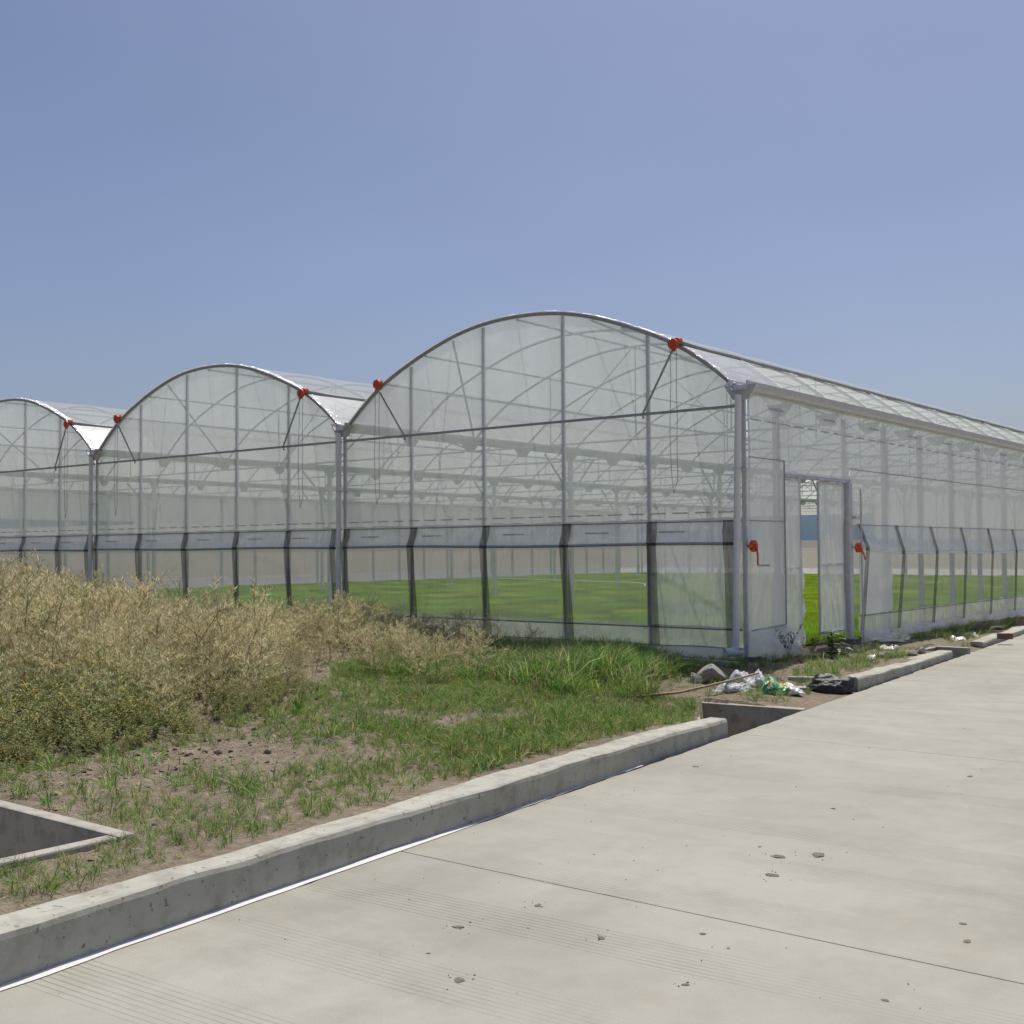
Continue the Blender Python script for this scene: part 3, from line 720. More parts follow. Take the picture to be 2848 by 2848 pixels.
# crank winders
def crank(x, y, z, ang, axis_x):
    poly = [(math.cos(R(60*k+30))*.075, math.sin(R(60*k+30))*.085) for k in range(6)]
    o = MB().prism(poly, 'x', 0, .075).mesh('curtain_winder', M_orange)
    o = obj('curtain_winder', o, GH, (x, y, z)); bevel(o, .012, 2)
    MB().tube([(.04, -.16, 0), (.04, -.05, 0)], [.02, .026], 8).build('shaft_sleeve', M_orange, o)
    MB().tube([(.075, 0, .0), (.09, 0, 0)], .035, 10).build('hub_cap', M_orange, o)
    d = Vector((0, math.sin(ang), -math.cos(ang)))
    e = Vector((.08, 0, 0))+d*.27
    MB().tube([(.085, 0, -.02), (.09, e.y*.5, e.z*.5), e], .013, 8).build('crank_arm', M_orange, o)
    hd = Vector((.15, .06, 0)) if axis_x else Vector((.05, -.0, -.0))
    MB().tube([e, e+hd], .013, 8).build('handle', M_steel if axis_x else M_white, o)
    MB().box(.074, .079, .0, .03, .0, .04).build('sticker', M_yellow, o)
crank(.055, .06, 1.545, R(8), True)
crank(.075, 3.70, 1.515, R(42), False)
MB().tube([(.1, 3.70, 1.51), (.03+bulge(3.8), 3.8, pipe_z(3.8))], .014, 8).build('winder_shaft', M_steel, GH)

# far walls
for x in (-32.0,):
    MB().sheet(lambda u, v: (x, LEN*u, 1.9+1.75*v), 26, 2).build('film_panel', M_film_side, GH)
    MB().sheet(lambda u, v: (x, LEN*u, .42+1.47*v), 26, 2).build('net_panel', M_net, GH)
    MB().sheet(lambda u, v: (x+.06*(1-v)+film_noise(u*90, v*2, .03*(1-v), 161), LEN*u, -.05+.47*v), 200, 3).build('apron_film', M_film_loose, GH, True)
    for z in (1.9, .42): MB().tube([(x, 0, z), (x, LEN, z)], .015, 6).build('film_rail', M_white, GH)
    for k in range(1, 27): MB().box(x-.045, x+.045, 1.75*k-.045, 1.75*k+.045, -.1, 3.6).build('side_post', M_steel, GH)
    MB().add([(x+.04, -.1, 2.12), (x+.04, 11.6, 2.60), (x+.04, 11.6, 2.70), (x+.04, -.1, 2.74)], [(0, 1, 2, 3)]).build('blue_sheet', M_film_blue, GH)
for i in range(NSP):
    ox = -SPAN*i
    MB().sheet(lambda u, v: (lambda xx: (ox+xx, LEN, 3.3+(max(arch_s(xx), 3.32)-3.3)*v))(-7.9+7.8*u), 30, 2).build('film_panel', M_film, GH)
    MB().sheet(lambda u, v: (ox-7.95+7.9*u, LEN, 1.9+1.4*v), 8, 2).build('film_panel' if i not in (2,) else 'blue_sheet', M_film if i not in (2,) else M_film_blue, GH)
    MB().sheet(lambda u, v: (ox-7.95+7.9*u, LEN, .42+1.47*v), 8, 2).build('net_panel', M_net, GH)
    MB().sheet(lambda u, v: (ox-7.95+7.9*u, LEN-.06*(1-v)+film_noise(u*20, v*2, .03*(1-v), 171), -.05+.47*v), 60, 3).build('apron_film', M_film_loose, GH, True)
    for z in (3.5, 3.3, 1.9, 1.45, .42): MB().tube([(ox-7.95, LEN-.02, z), (ox-.05, LEN-.02, z)], .015, 6).build('film_rail', M_white, GH)
    for x in POSTX: MB().box(ox+x-.035, ox+x+.035, LEN-.07, LEN-.01, -.1, arch_s(x)-.02).build('post', M_steel, GH)
    MB().box(ox-8.05, ox-7.95, LEN-.11, LEN-.01, -.1, 3.6).build('column', M_steel, GH)

# ------------------------------------------------------------------ scatter helper (stuff: one object of instances)
def variants(prefix, meshes):
    col = bpy.data.collections.new(prefix)
    for k, m_ in enumerate(meshes):
        o = bpy.data.objects.new('%s_%02d' % (prefix, k), m_); col.objects.link(o)
    return col
def scatter(name, col, nvar, pts, rots, scls, label, cat):
    n = len(pts)
    me = bpy.data.meshes.new(name); me.vertices.add(n); me.vertices.foreach_set('co', np.asarray(pts, np.float32).ravel())
    a = me.attributes.new('rot', 'FLOAT_VECTOR', 'POINT'); a.data.foreach_set('vector', np.asarray(rots, np.float32).ravel())
    a = me.attributes.new('scl', 'FLOAT_VECTOR', 'POINT'); a.data.foreach_set('vector', np.asarray(scls, np.float32).ravel())
    a = me.attributes.new('idx', 'INT', 'POINT'); a.data.foreach_set('value', nrng.integers(0, nvar, n).astype(np.int32))
    me.update()
    o = obj(name, me)
    ng = bpy.data.node_groups.new(name, 'GeometryNodeTree')
    ng.interface.new_socket('Geometry', in_out='INPUT', socket_type='NodeSocketGeometry')
    ng.interface.new_socket('Geometry', in_out='OUTPUT', socket_type='NodeSocketGeometry')
    gi = ng.nodes.new('NodeGroupInput'); go = ng.nodes.new('NodeGroupOutput')
    ci = ng.nodes.new('GeometryNodeCollectionInfo'); ci.inputs['Collection'].default_value = col
    ci.inputs['Separate Children'].default_value = True; ci.inputs['Reset Children'].default_value = True
    ip = ng.nodes.new('GeometryNodeInstanceOnPoints'); ip.inputs['Pick Instance'].default_value = True
    def na(nm, t):
        q = ng.nodes.new('GeometryNodeInputNamedAttribute'); q.data_type = t; q.inputs[0].default_value = nm; return q.outputs[0]
    er = ng.nodes.new('FunctionNodeEulerToRotation'); ng.links.new(na('rot', 'FLOAT_VECTOR'), er.inputs[0])
    ng.links.new(gi.outputs[0], ip.inputs['Points']); ng.links.new(ci.outputs[0], ip.inputs['Instance'])
    ng.links.new(na('idx', 'INT'), ip.inputs['Instance Index'])
    ng.links.new(er.outputs[0], ip.inputs['Rotation']); ng.links.new(na('scl', 'FLOAT_VECTOR'), ip.inputs['Scale'])
    ng.links.new(ip.outputs[0], go.inputs[0])
    md = o.modifiers.new('scatter', 'NODES'); md.node_group = ng
    return tag(o, label, cat, kind='stuff')

class PB:   # plant builder with per-vertex colour
    def __init__(s): s.v = []; s.f = []; s.c = []
    def ribbon(s, pts, ws, nrm, col):
        o = len(s.v)
        for i, (p, w) in enumerate(zip(pts, ws)):
            t = (pts[min(i+1, len(pts)-1)]-pts[max(i-1, 0)])
            sd_ = t.cross(nrm); sd_ = sd_.normalized() if sd_.length > 1e-6 else Vector((1, 0, 0))
            if w > 0: s.v += [p-sd_*w, p+sd_*w]; s.c += [col, col]
            else: s.v += [p]; s.c += [col]
        k = o
        for i in range(len(pts)-1):
            if ws[i+1] > 0: s.f.append((k, k+1, k+3, k+2)); k += 2
            else: s.f.append((k, k+1, k+2))
    def stem(s, pts, r, col):
        for q in (0, 1, 2): pass
        o = len(s.v); n = 3
        for i, p in enumerate(pts):
            t = (pts[min(i+1, len(pts)-1)]-pts[max(i-1, 0)]).normalized()
            a = Vector((1, 0, 0)) if abs(t.x) < .8 else Vector((0, 1, 0)); u = t.cross(a).normalized(); w = t.cross(u)
            rr = r*(1-.6*i/max(1, len(pts)-1))
            for k in range(n):
                th = 2*math.pi*k/n; s.v.append(p+(u*math.cos(th)+w*math.sin(th))*rr); s.c.append(col)
        for i in range(len(pts)-1):
            for k in range(n):
                a = o+i*n+k; b = o+i*n+(k+1) % n; s.f.append((a, b, b+n, a+n))
    def mesh(s, name, M):
        me = bpy.data.meshes.new(name); me.from_pydata([tuple(p) for p in s.v], [], s.f); me.update()
        ca = me.color_attributes.new('Col', 'FLOAT_COLOR', 'POINT')
        ca.data.foreach_set('color', np.array([(*c, 1) for c in s.c], np.float32).ravel())
        me.materials.append(M); return me
def jit(c, r, a=.18):
    k = 1+r.uniform(-a, a); return (c[0]*k*(1+r.uniform(-.08, .08)), c[1]*k, c[2]*k*(1+r.uniform(-.1, .1)))

def tuft(seed, nblade, spread, h, w, cols, lean=.5):
    r = random.Random(seed); b = PB()
    for k in range(nblade):
        th = r.uniform(0, 2*math.pi); rad = spread*math.sqrt(r.random()); base = Vector((math.cos(th)*rad, math.sin(th)*rad, -.01))
        d = Vector((math.cos(th+r.uniform(-.9, .9)), math.sin(th+r.uniform(-.9, .9)), 0)); ln = h*r.uniform(.45, 1.0); le = lean*r.uniform(.15, 1.3)
        pts = []
        for i in range(4):
            t = i/3; pts.append(base+d*(ln*le*t*t*.9+ln*.06*t)+Vector((0, 0, ln*(t-.28*le*t*t*t))))
        nrm = d.cross(Vector((0, 0, 1))).cross(Vector((0, 0, 1))).normalized()
        nrm = (Vector((d.x, d.y, .3))+Vector((r.uniform(-.5, .5), r.uniform(-.5, .5), 0))).normalized()
        ww = w*r.uniform(.7, 1.2)
        b.ribbon(pts, [ww*.7, ww, ww*.75, 0], nrm, jit(r.choice(cols), r))
    return b
G1, G2, G3, GY_, GD = (.145, .28, .045), (.185, .335, .055), (.105, .21, .04), (.34, .39, .12), (.54, .47, .27)

V_short = variants('short_tuft', [tuft(100+k, 16, .28, 1.0, .017, [G1, G2, G1, G3, GY_, GD], .95).mesh('tuft', M_grass) for k in range(8)])
V_tall = variants('tall_tuft', [tuft(200+k, 30, .22, 1.0, .0105, [G1, G2, G2, GY_, G3, GD], .75).mesh('tuft', M_grass) for k in range(8)])

def canola(seed, green=0.0):
    r = random.Random(seed); b = PB()
    S1, S2, S3, S4 = (.76, .66, .41), (.58, .48, .27), (.86, .78, .53), (.46, .46, .21)
    H = r.uniform(.9, 1.1); lean = Vector((r.uniform(-.25, .25), r.uniform(-.25, .25), 0))
    st = lambda t: Vector((lean.x*t*t, lean.y*t*t, H*t))
    b.stem([st(i/5) for i in range(6)], .008, jit((.36, .32, .16), r))
    nb = r.randint(9, 13)
    for k in range(nb+1):
        if k < nb:
            t0 = r.uniform(.18, .9); th = k*2.4+r.uniform(-.4, .4); el = r.uniform(.35, 1.05); ln = r.uniform(.30, .58)*(1.15-.45*t0)
            p0 = st(t0); d = Vector((math.cos(th)*math.cos(el), math.sin(th)*math.cos(el), math.sin(el)))
        else: p0 = st(.82); d = Vector((lean.x, lean.y, 1)).normalized(); ln = .32
        droop = r.uniform(-.1, .35)
        br = lambda t, p0=p0, d=d, ln=ln, droop=droop: p0+d*ln*t+Vector((d.x, d.y, -.4))*ln*droop*t*t
        b.stem([br(i/3) for i in range(4)], .0042, jit((.42, .35, .18), r))
        npod = r.randint(24, 36)
        for q in range(npod):
            t = .22+.78*q/npod; p = br(t); ph = q*2.4+r.uniform(-.6, .6)
            a = Vector((math.cos(ph), math.sin(ph), r.uniform(.1, .9))).normalized(); dd = (a+d*.55).normalized()
            L_ = r.uniform(.036, .064); bend = Vector((r.uniform(-.3, .3), r.uniform(-.3, .3), r.uniform(0, .5)))*L_
            c = jit(r.choice([S1, S2, S3, S1, S4] if r.random() > green else [(.24, .27, .08), (.16, .22, .06)]), r, .22)
            s_ = p+dd*.012
            pts = [s_, s_+dd*L_*.35+bend*.12, s_+dd*L_*.75+bend*.55, s_+dd*L_*1.05+bend]
            w = r.uniform(.0027, .0042)
            b.ribbon(pts, [.0015, w, w*.9, 0], Vector((r.uniform(-1, 1), r.uniform(-1, 1), r.uniform(-1, 1))).normalized(), c)
    return b
V_canola = variants('dry_plant', [canola(300+k, .06 if k < 7 else .35).mesh('canola', M_dry) for k in range(9)])

def weed(seed):
    r = random.Random(seed); b = PB()
    for s_ in range(r.randint(5, 8)):
        th = r.uniform(0, 6.28); H = r.uniform(.45, 1.0); ou = r.uniform(.2, .75)
        st = lambda t, th=th, H=H, ou=ou: Vector((math.cos(th)*ou*t*t+.02*math.cos(th), math.sin(th)*ou*t*t+.02*math.sin(th), H*t))
        b.stem([st(i/4) for i in range(5)], .007, jit((.24, .24, .10), r))
        for q in range(44):
            t = r.uniform(.0, 1.02); p = st(min(1, t)); ph = r.uniform(0, 6.28); el = r.uniform(-.1, 1.0)
            d = Vector((math.cos(ph)*math.cos(el), math.sin(ph)*math.cos(el), math.sin(el))); ln = r.uniform(.05, .14)
            u = r.random()
            c = (.19, .25, .08) if u < .32 else (.27, .29, .11) if u < .6 else (.56, .50, .26) if u < .9 else (.7, .56, .08)
            if u >= .78: ln *= .6
            b.ribbon([p, p+d*ln*.5+Vector((0, 0, .01)), p+d*ln], [.004, .009, 0], Vector((r.uniform(-.8, .8), r.uniform(-.8, .8), 1)).normalized(), jit(c, r))
    return b
V_weed = variants('weed', [weed(400+k).mesh('weed', M_weed) for k in range(8)])

def place(cands, dens, zoff=0.0):
    keep = nrng.random(len(cands)) < dens
    p = cands[keep]
    return np.stack([p[:, 0], p[:, 1], terrain(p[:, 0], p[:, 1])+zoff], -1)
def rnd_rot(n, tilt): return np.stack([nrng.normal(0, tilt, n), nrng.normal(0, tilt, n), nrng.uniform(0, 6.283, n)], -1)
def uni(x0, x1, y0, y1, n): return np.stack([nrng.uniform(x0, x1, n), nrng.uniform(y0, y1, n)], -1)
# boundary of the thicket on the soil side: x as function of y
by = [-13, -10.7, -9.9, -9.0, -8.2, -7.4, -6.3, -5.3, -4.4, -2.0, -.4]
bx_ = [-.3, -.15, -.15, -.2, -.65, -.85, -1.8, -2.5, -3.2, -4.6, -5.6]
def thick_edge(y): return np.interp(y, by, bx_)

# dry canola thicket
c = uni(-22, 0, -10.4, -.25, 5600)
d = thick_edge(c[:, 1])-c[:, 0]                      # distance inside the thicket
front = c[:, 1]+10.7
dens = sstep(.15, .8, d)*sstep(.9, 2.6, front+.25*d)*np.where(c[:, 0] < -14, .55, 1.0)*(.45+.55*sstep(-.45, .2, vnoise(c[:, 0]*1.5, c[:, 1]*1.5, 33)))
sx_ = c[:, 0]+1.75*(c[:, 1]+4)
hgt = np.interp(sx_, [-14, -12, -11, -9.7, -8, -6, -4, 0, 3], [1.08, 1.0, .88, .76, .68, .62, .56, .57, .60])
hgt = hgt+.10*vnoise(c[:, 0]*.7, c[:, 1]*.7, 31)+.10*vnoise(c[:, 0]*1.7, c[:, 1]*1.7, 32)-.12*sstep(.8, .1, d)
hgt = hgt*(.55+.45*sstep(1.2, 3.6, front))*(1-.25*sstep(-2.2, -.6, c[:, 1]))
sel = nrng.random(len(c)) < dens*.85
p = c[sel]; h = hgt[sel]*nrng.uniform(.72, 1.12, sel.sum())*np.where(nrng.random(sel.sum()) < .09, 1.3, 1.0)
pts = np.stack([p[:, 0], p[:, 1], terrain(p[:, 0], p[:, 1])], -1)
scatter('dry_rapeseed', V_canola, 9, pts, rnd_rot(len(p), .16), np.stack([h*1.05, h*1.05, h], -1), 'tangled thicket of straw-coloured dry seed-pod plants before the greenhouse', 'dry plants')

# green and yellow weeds at the foot of the thicket
c = uni(-9, .25, -11.2, -6.0, 5200)
d = thick_edge(c[:, 1])-c[:, 0]; front = c[:, 1]+10.75
dens = sstep(-.05, .3, d)*sstep(-.1, .4, front)*(1-sstep(1.3, 3.2, front+.0*d)*.9)
dens = np.maximum(dens, sstep(-.05, .1, d)*sstep(1.1, .4, d)*.8*(c[:, 1] > -10.7))
sel = nrng.random(len(c)) < dens*.75
p = c[sel]; h = (.13+.30*sstep(-.1, 1.3, np.minimum(d, c[:, 1]+10.8))[sel])*nrng.uniform(.7, 1.25, sel.sum())
scatter('low_weeds', V_weed, 8, np.stack([p[:, 0], p[:, 1], terrain(p[:, 0], p[:, 1])], -1), rnd_rot(len(p), .2), np.stack([h*1.2, h*1.2, h], -1),
        'low green weeds with yellow flecks at the foot of the dry thicket', 'weeds')

# sparse short grass on the soil strip
c = uni(-3.4, 3.2, -13.2, -3.3, 30000)
e = edge(c[:, 1]); d = c[:, 0]-thick_edge(c[:, 1])
nz = vnoise(c[:, 0]*1.3, c[:, 1]*1.3, 41)+.6*vnoise(c[:, 0]*3.4, c[:, 1]*3.4, 42)
want = .22+.85*sstep(-9.6, -6.6, c[:, 1]+.4*c[:, 0])+.55*sstep(.8, 1.8, c[:, 0])
dens = 1.1*want*sstep(-.75, .35, nz+.45*want)*sstep(.27, .5, e-c[:, 0])*sstep(-.2, .1, d)
dens = np.maximum(dens, .55*sstep(.35, .05, np.abs(d))*(c[:, 1] > -10.8))
dens *= ~((c[:, 0] < 2.1) & (c[:, 1] < -11.03))
dens *= ~((c[:, 0] > pit_left(c[:, 1])-.06) & (c[:, 1] > -5.15))
dens *= ~((c[:, 0] < 2.13) & (c[:, 1] < -11.0))
sel = nrng.random(len(c)) < dens*.62
p = c[sel]; h = nrng.uniform(.035, .15, sel.sum())*(.8+.4*(nz[sel] > .3))
scatter('short_grass', V_short, 8, np.stack([p[:, 0], p[:, 1], terrain(p[:, 0], p[:, 1])], -1), rnd_rot(len(p), .22), np.stack([h*.95, h*.95, h], -1),
        'sparse short green grass sprouting from the bare soil beside the kerb', 'grass')

# taller grass in front of the gable and the corner
c = uni(-6.2, 1.7, -5.6, -.18, 9000)
d = c[:, 0]-thick_edge(c[:, 1])
front = np.where(c[:, 0] < -.2, -4.9+.25*(c[:, 0]+3), -5.0+.95*np.maximum(0, c[:, 0]+.6))
dens = sstep(-.6, .4, d)*sstep(-.15, .35, c[:, 1]-front)
dens *= 1-.88*sstep(-.35, .25, c[:, 0]-.18*(c[:, 1]+3))*(c[:, 1] > -4.2)
dens *= ~((c[:, 0] > .12) & (c[:, 1] > -3.4))
nz = vnoise(c[:, 0]*.9, c[:, 1]*.9, 45)
dens *= .55+.45*sstep(-.5, .3, nz)
sel = nrng.random(len(c)) < dens*.62
p = c[sel]; lush = np.exp(-((p[:, 0]+.35)/1.3)**2-((p[:, 1]+3.4)/1.6)**2)
h = (.25+.19*lush+.05*vnoise(p[:, 0]*1.2, p[:, 1]*1.2, 46))*(1-.6*sstep(-1.6, -.6, p[:, 0])*sstep(-2.2, -1.0, p[:, 1]))*nrng.uniform(.7, 1.2, len(p))
scatter('tall_grass', V_tall, 8, np.stack([p[:, 0], p[:, 1], terrain(p[:, 0], p[:, 1])], -1), rnd_rot(len(p), .15), np.stack([h, h, h], -1),
        'lush taller green grass growing against the greenhouse gable wall', 'tall grass')
# dry seed stalks mixed through that grass
c = uni(-5.8, -.4, -4.9, -.3, 620); d = c[:, 0]-thick_edge(c[:, 1])
sel = nrng.random(len(c)) < sstep(2.6, .1, d)*sstep(-.3, .0, d)*.8
p = c[sel]; h = nrng.uniform(.22, .55, sel.sum())
scatter('dry_stalks', V_canola, 9, np.stack([p[:, 0], p[:, 1], terrain(p[:, 0], p[:, 1])], -1), rnd_rot(len(p), .3), np.stack([h*1.1, h*1.1, h], -1),
        'small dry brownish stalks mixed into the grass along the gable', 'dry stalks')

# patchy grass between door, kerb and rubbish
c = uni(-.2, 2.9, -3.0, 24, 9000); e = edge(c[:, 1])
nz = vnoise(c[:, 0]*1.5, c[:, 1]*1.2, 47)+.5*vnoise(c[:, 0]*4, c[:, 1]*4, 48)
kb = np.zeros(len(c), bool)
for a, b in KERBS: kb |= (c[:, 1] > a) & (c[:, 1] < b)
dens = sstep(-.6, .25, nz+.25*(c[:, 1] > 4.8))*np.where(kb, sstep(.27, .42, e-c[:, 0]), sstep(.05, .35, e-c[:, 0]))*sstep(.16, .4, c[:, 0]+(c[:, 1] < -.2)*1.0)
dens *= ~((c[:, 1] > .9) & (c[:, 1] < 4.2) & (c[:, 0] < .75)); dens *= np.where(c[:, 1] > 5.5, 1.0, .9)
dens *= 1-.45*((c[:, 1] < -1.0) & (c[:, 0] > .2))
dens *= ~((c[:, 1] > 3.5) & (c[:, 1] < 4.75) & (c[:, 0] > e-.68))
sel = nrng.random(len(c)) < dens*.6
p = c[sel]; h = nrng.uniform(.07, .19, len(p))*np.where(p[:, 1] > 6, 1.25, 1.0)
scatter('verge_grass', V_tall, 8, np.stack([p[:, 0], p[:, 1], terrain(p[:, 0], p[:, 1])], -1), rnd_rot(len(p), .25), np.stack([h*1.2, h*1.2, h], -1),
        'patchy low grass between the greenhouse door side and the road', 'verge grass')

# rice seedlings inside the greenhouse
def crop_patch(seed):
    r = random.Random(seed); b = PB()
    for k in range(1500):
        x, y = r.uniform(-.5, .5), r.uniform(-.5, .5)
        if abs(y) > .47: continue
        h = r.uniform(.10, .17)*(1 if abs(y) < .43 else .7); a = r.uniform(0, 6.28); l = r.uniform(0, .05)
        p = Vector((x, y, 0)); tip = p+Vector((math.cos(a)*l, math.sin(a)*l, h))
        b.ribbon([p, (p+tip)/2+Vector((0, 0, .01)), tip], [.006, .007, 0], Vector((math.cos(a+1), math.sin(a+1), .2)), jit(r.choice([(.46, .62, .06), (.52, .67, .07), (.38, .54, .055)]), r))
    return b
V_crop = variants('seedling_patch', [crop_patch(500+k).mesh('seedlings', M_crop) for k in range(3)])
pts = []
yy = .9
rows = 0
while yy < 44.5:
    for x in np.arange(-30.7, -.4, 1.0): pts.append((x, yy, -.01))
    rows += 1; yy += 1.0 if rows % 2 else 1.30
pts = np.array(pts)
scatter('rice_seedlings', V_crop, 3, pts, np.stack([np.zeros(len(pts))]*2+[nrng.integers(0, 2, len(pts))*math.pi], -1), np.stack([np.ones(len(pts))]*2+[nrng.uniform(.85, 1.15, len(pts))], -1),
        'bright green carpet of young seedlings covering the greenhouse floor', 'seedlings')
bed = MB().sheet(lambda u, v: (-31.2+30.9*u, .35+44.6*v, .0), 40, 40).build('seedbed', simple('seedbed_mat', (.15, .19, .05), .9, 0, .3, 3))
tag(bed, kind='structure')

# soil clods
def rock_mesh(name, M, seed, sub=2, rough=.28, flat=.7, facet=0.0):
    bm = bmesh.new(); bmesh.ops.create_icosphere(bm, subdivisions=sub, radius=1)
    off = Vector((seed*3.1, seed*1.7, seed*.9))
    for v in bm.verts:
        n = mnoise.noise(v.co*1.1+off)*rough*1.4+mnoise.noise(v.co*2.7+off)*rough*.7+mnoise.noise(v.co*6+off)*rough*.25
        v.co *= 1+n
        if facet:
            for k in range(5):
                d_ = Vector((math.sin(seed+k*2.1), math.cos(seed*1.3+k*1.7), math.sin(seed*.7+k*2.9)*.8)).normalized()
                t = v.co.dot(d_)-facet
                if t > 0: v.co -= d_*t*.9
        v.co.z *= flat
    me = bpy.data.meshes.new(name); bm.to_mesh(me); bm.free(); me.materials.append(M); return me
M_clod = simple('clod_soil', (.36, .30, .22), .95, 0, .3, 3, .6, 9)
V_clod = variants('soil_clod', [rock_mesh('clod', M_clod, 20+k, 2, .4, .38) for k in range(5)])
c = uni(-3.3, 2.4, -11.6, -4.4, 18000); d = c[:, 0]-thick_edge(c[:, 1])
dens = sstep(-.3, .1, d)*(.10+.9*sstep(1.5, .4, d)*sstep(-6.0, -8.5, c[:, 1])+.25*sstep(.0, .8, vnoise(c[:, 0]*1.1, c[:, 1]*1.1, 55)))
dens *= ~((c[:, 0] < 2.15) & (c[:, 1] < -10.98)); dens *= (edge(c[:, 1])-c[:, 0] > .34)
sel = nrng.random(len(c)) < dens*.5
p = c[sel]; s = np.clip(nrng.lognormal(-4.6, .5, len(p)), .004, .035)
scatter('soil_clods', V_clod, 5, np.stack([p[:, 0], p[:, 1], terrain(p[:, 0], p[:, 1])+s*.05], -1), rnd_rot(len(p), .4), np.stack([s, s, s], -1),
        'brown crumbly clods of earth strewn over the bare soil strip', 'soil clods')

# ------------------------------------------------------------------ single plants
def gz(x, y): return float(terrain(np.array([x]), np.array([y]), True)[0])
def grass_clump(x, y, h, seed, label):
    m_ = tuft(seed, 60, .09, 1.0, .011, [(.07, .17, .02), (.09, .20, .025), (.06, .13, .02)], .42).mesh('grass_clump', M_grass)
    return tag(obj('grass_clump', m_, None, (x, y, gz(x, y)-.01), None, (h, h, h)), label, 'grass clump')
grass_clump(-.80, -7.42, .27, 901, 'dark green upright grass clump at the edge of the dry thicket by bare clods')
def weed_stalk(x, y, h, seed, label):
    r = random.Random(seed); b = PB()
    for s_ in range(6):
        th = r.uniform(0, 6.28); ou = r.uniform(.1, .5)
        st = lambda t: Vector((math.cos(th)*ou*t*t, math.sin(th)*ou*t*t, t*(1 if s_ == 0 else .75)))
        b.stem([st(i/5) for i in range(6)], .007, (.28, .25, .13))
        for q in range(10):
            t = r.uniform(.35, 1); p0 = st(t); ph = r.uniform(0, 6.28); d_ = Vector((math.cos(ph)*.6, math.sin(ph)*.6, .8)); ln = r.uniform(.08, .22)
            b.stem([p0, p0+d_*ln*.5, p0+d_*ln+Vector((0, 0, .02))], .004, (.3, .26, .14))
            for w in range(4):
                pp = p0+d_*ln*r.uniform(.3, 1); e_ = Vector((r.uniform(-1, 1), r.uniform(-1, 1), r.uniform(-.2, 1))).normalized()
                b.ribbon([pp, pp+e_*.03, pp+e_*.06], [.006, .012, 0], Vector((r.uniform(-1, 1), r.uniform(-1, 1), 1)).normalized(), jit(r.choice([(.16, .17, .05), (.24, .2, .08), (.1, .13, .04)]), r))
    m_ = b.mesh('weed_stalk', M_weed)
    return tag(obj('weed_stalk', m_, None, (x, y, gz(x, y)-.01), None, (h, h, h)), label, 'weed')
weed_stalk(.42, .42, .50, 1, 'thin twiggy weed standing in front of the loose film skirt at the corner')
weed_stalk(.60, .78, .38, 2, 'shorter bushy twiggy weed right of the loose corner film')
def thistle(x, y, label):
    root = empty('broadleaf_weed', (x, y, gz(x, y))); r = random.Random(5)
    M_l = simple('dark_leaf', (.085, .15, .045), .45, 0, .3, 8); M_p = simple('pale_leaf', (.30, .34, .26), .6, 0, .2, 8)
    b = MB()
    b.tube([(0, 0, -.03), (.02, .01, .25), (.0, .03, .55)], [.014, .011, .006], 6); b.build('stem', M_l, root)
    for k in range(30):
        z = .03+.5*(k/30); ph = k*2.4+r.uniform(-.3, .3); ln = r.uniform(.2, .34)*(1.1-.75*z); el = r.uniform(.0, .7)
        d_ = Vector((math.cos(ph)*math.cos(el), math.sin(ph)*math.cos(el), math.sin(el))); s_ = d_.cross(Vector((0, 0, 1))).normalized()
        lm = MB(); vs = []; n = 9
        for i in range(n+1):
            t = i/n; w = ln*.26*math.sin(math.pi*min(.98, t*.92+.06))*(1.0 if i % 2 else .55)
            c_ = d_*ln*t+Vector((0, 0, -.5*ln*t*t))
            vs += [c_-s_*w+Vector((0, 0, .012)), c_, c_+s_*w+Vector((0, 0, .012))]
        fs = []
        for i in range(n): a = 3*i; fs += [(a, a+1, a+4, a+3), (a+1, a+2, a+5, a+4)]
        lm.add(vs, fs); lm.build('leaf', M_p if k % 6 == 1 else M_l, root, True, (.02*z, .02*z, z))
    root.scale = (1.1, 1.1, .72)
    return tag(root, label, 'weed')
thistle(.72, 1.15, 'dark broad-leaved weed with a few pale leaves in front of the open door')

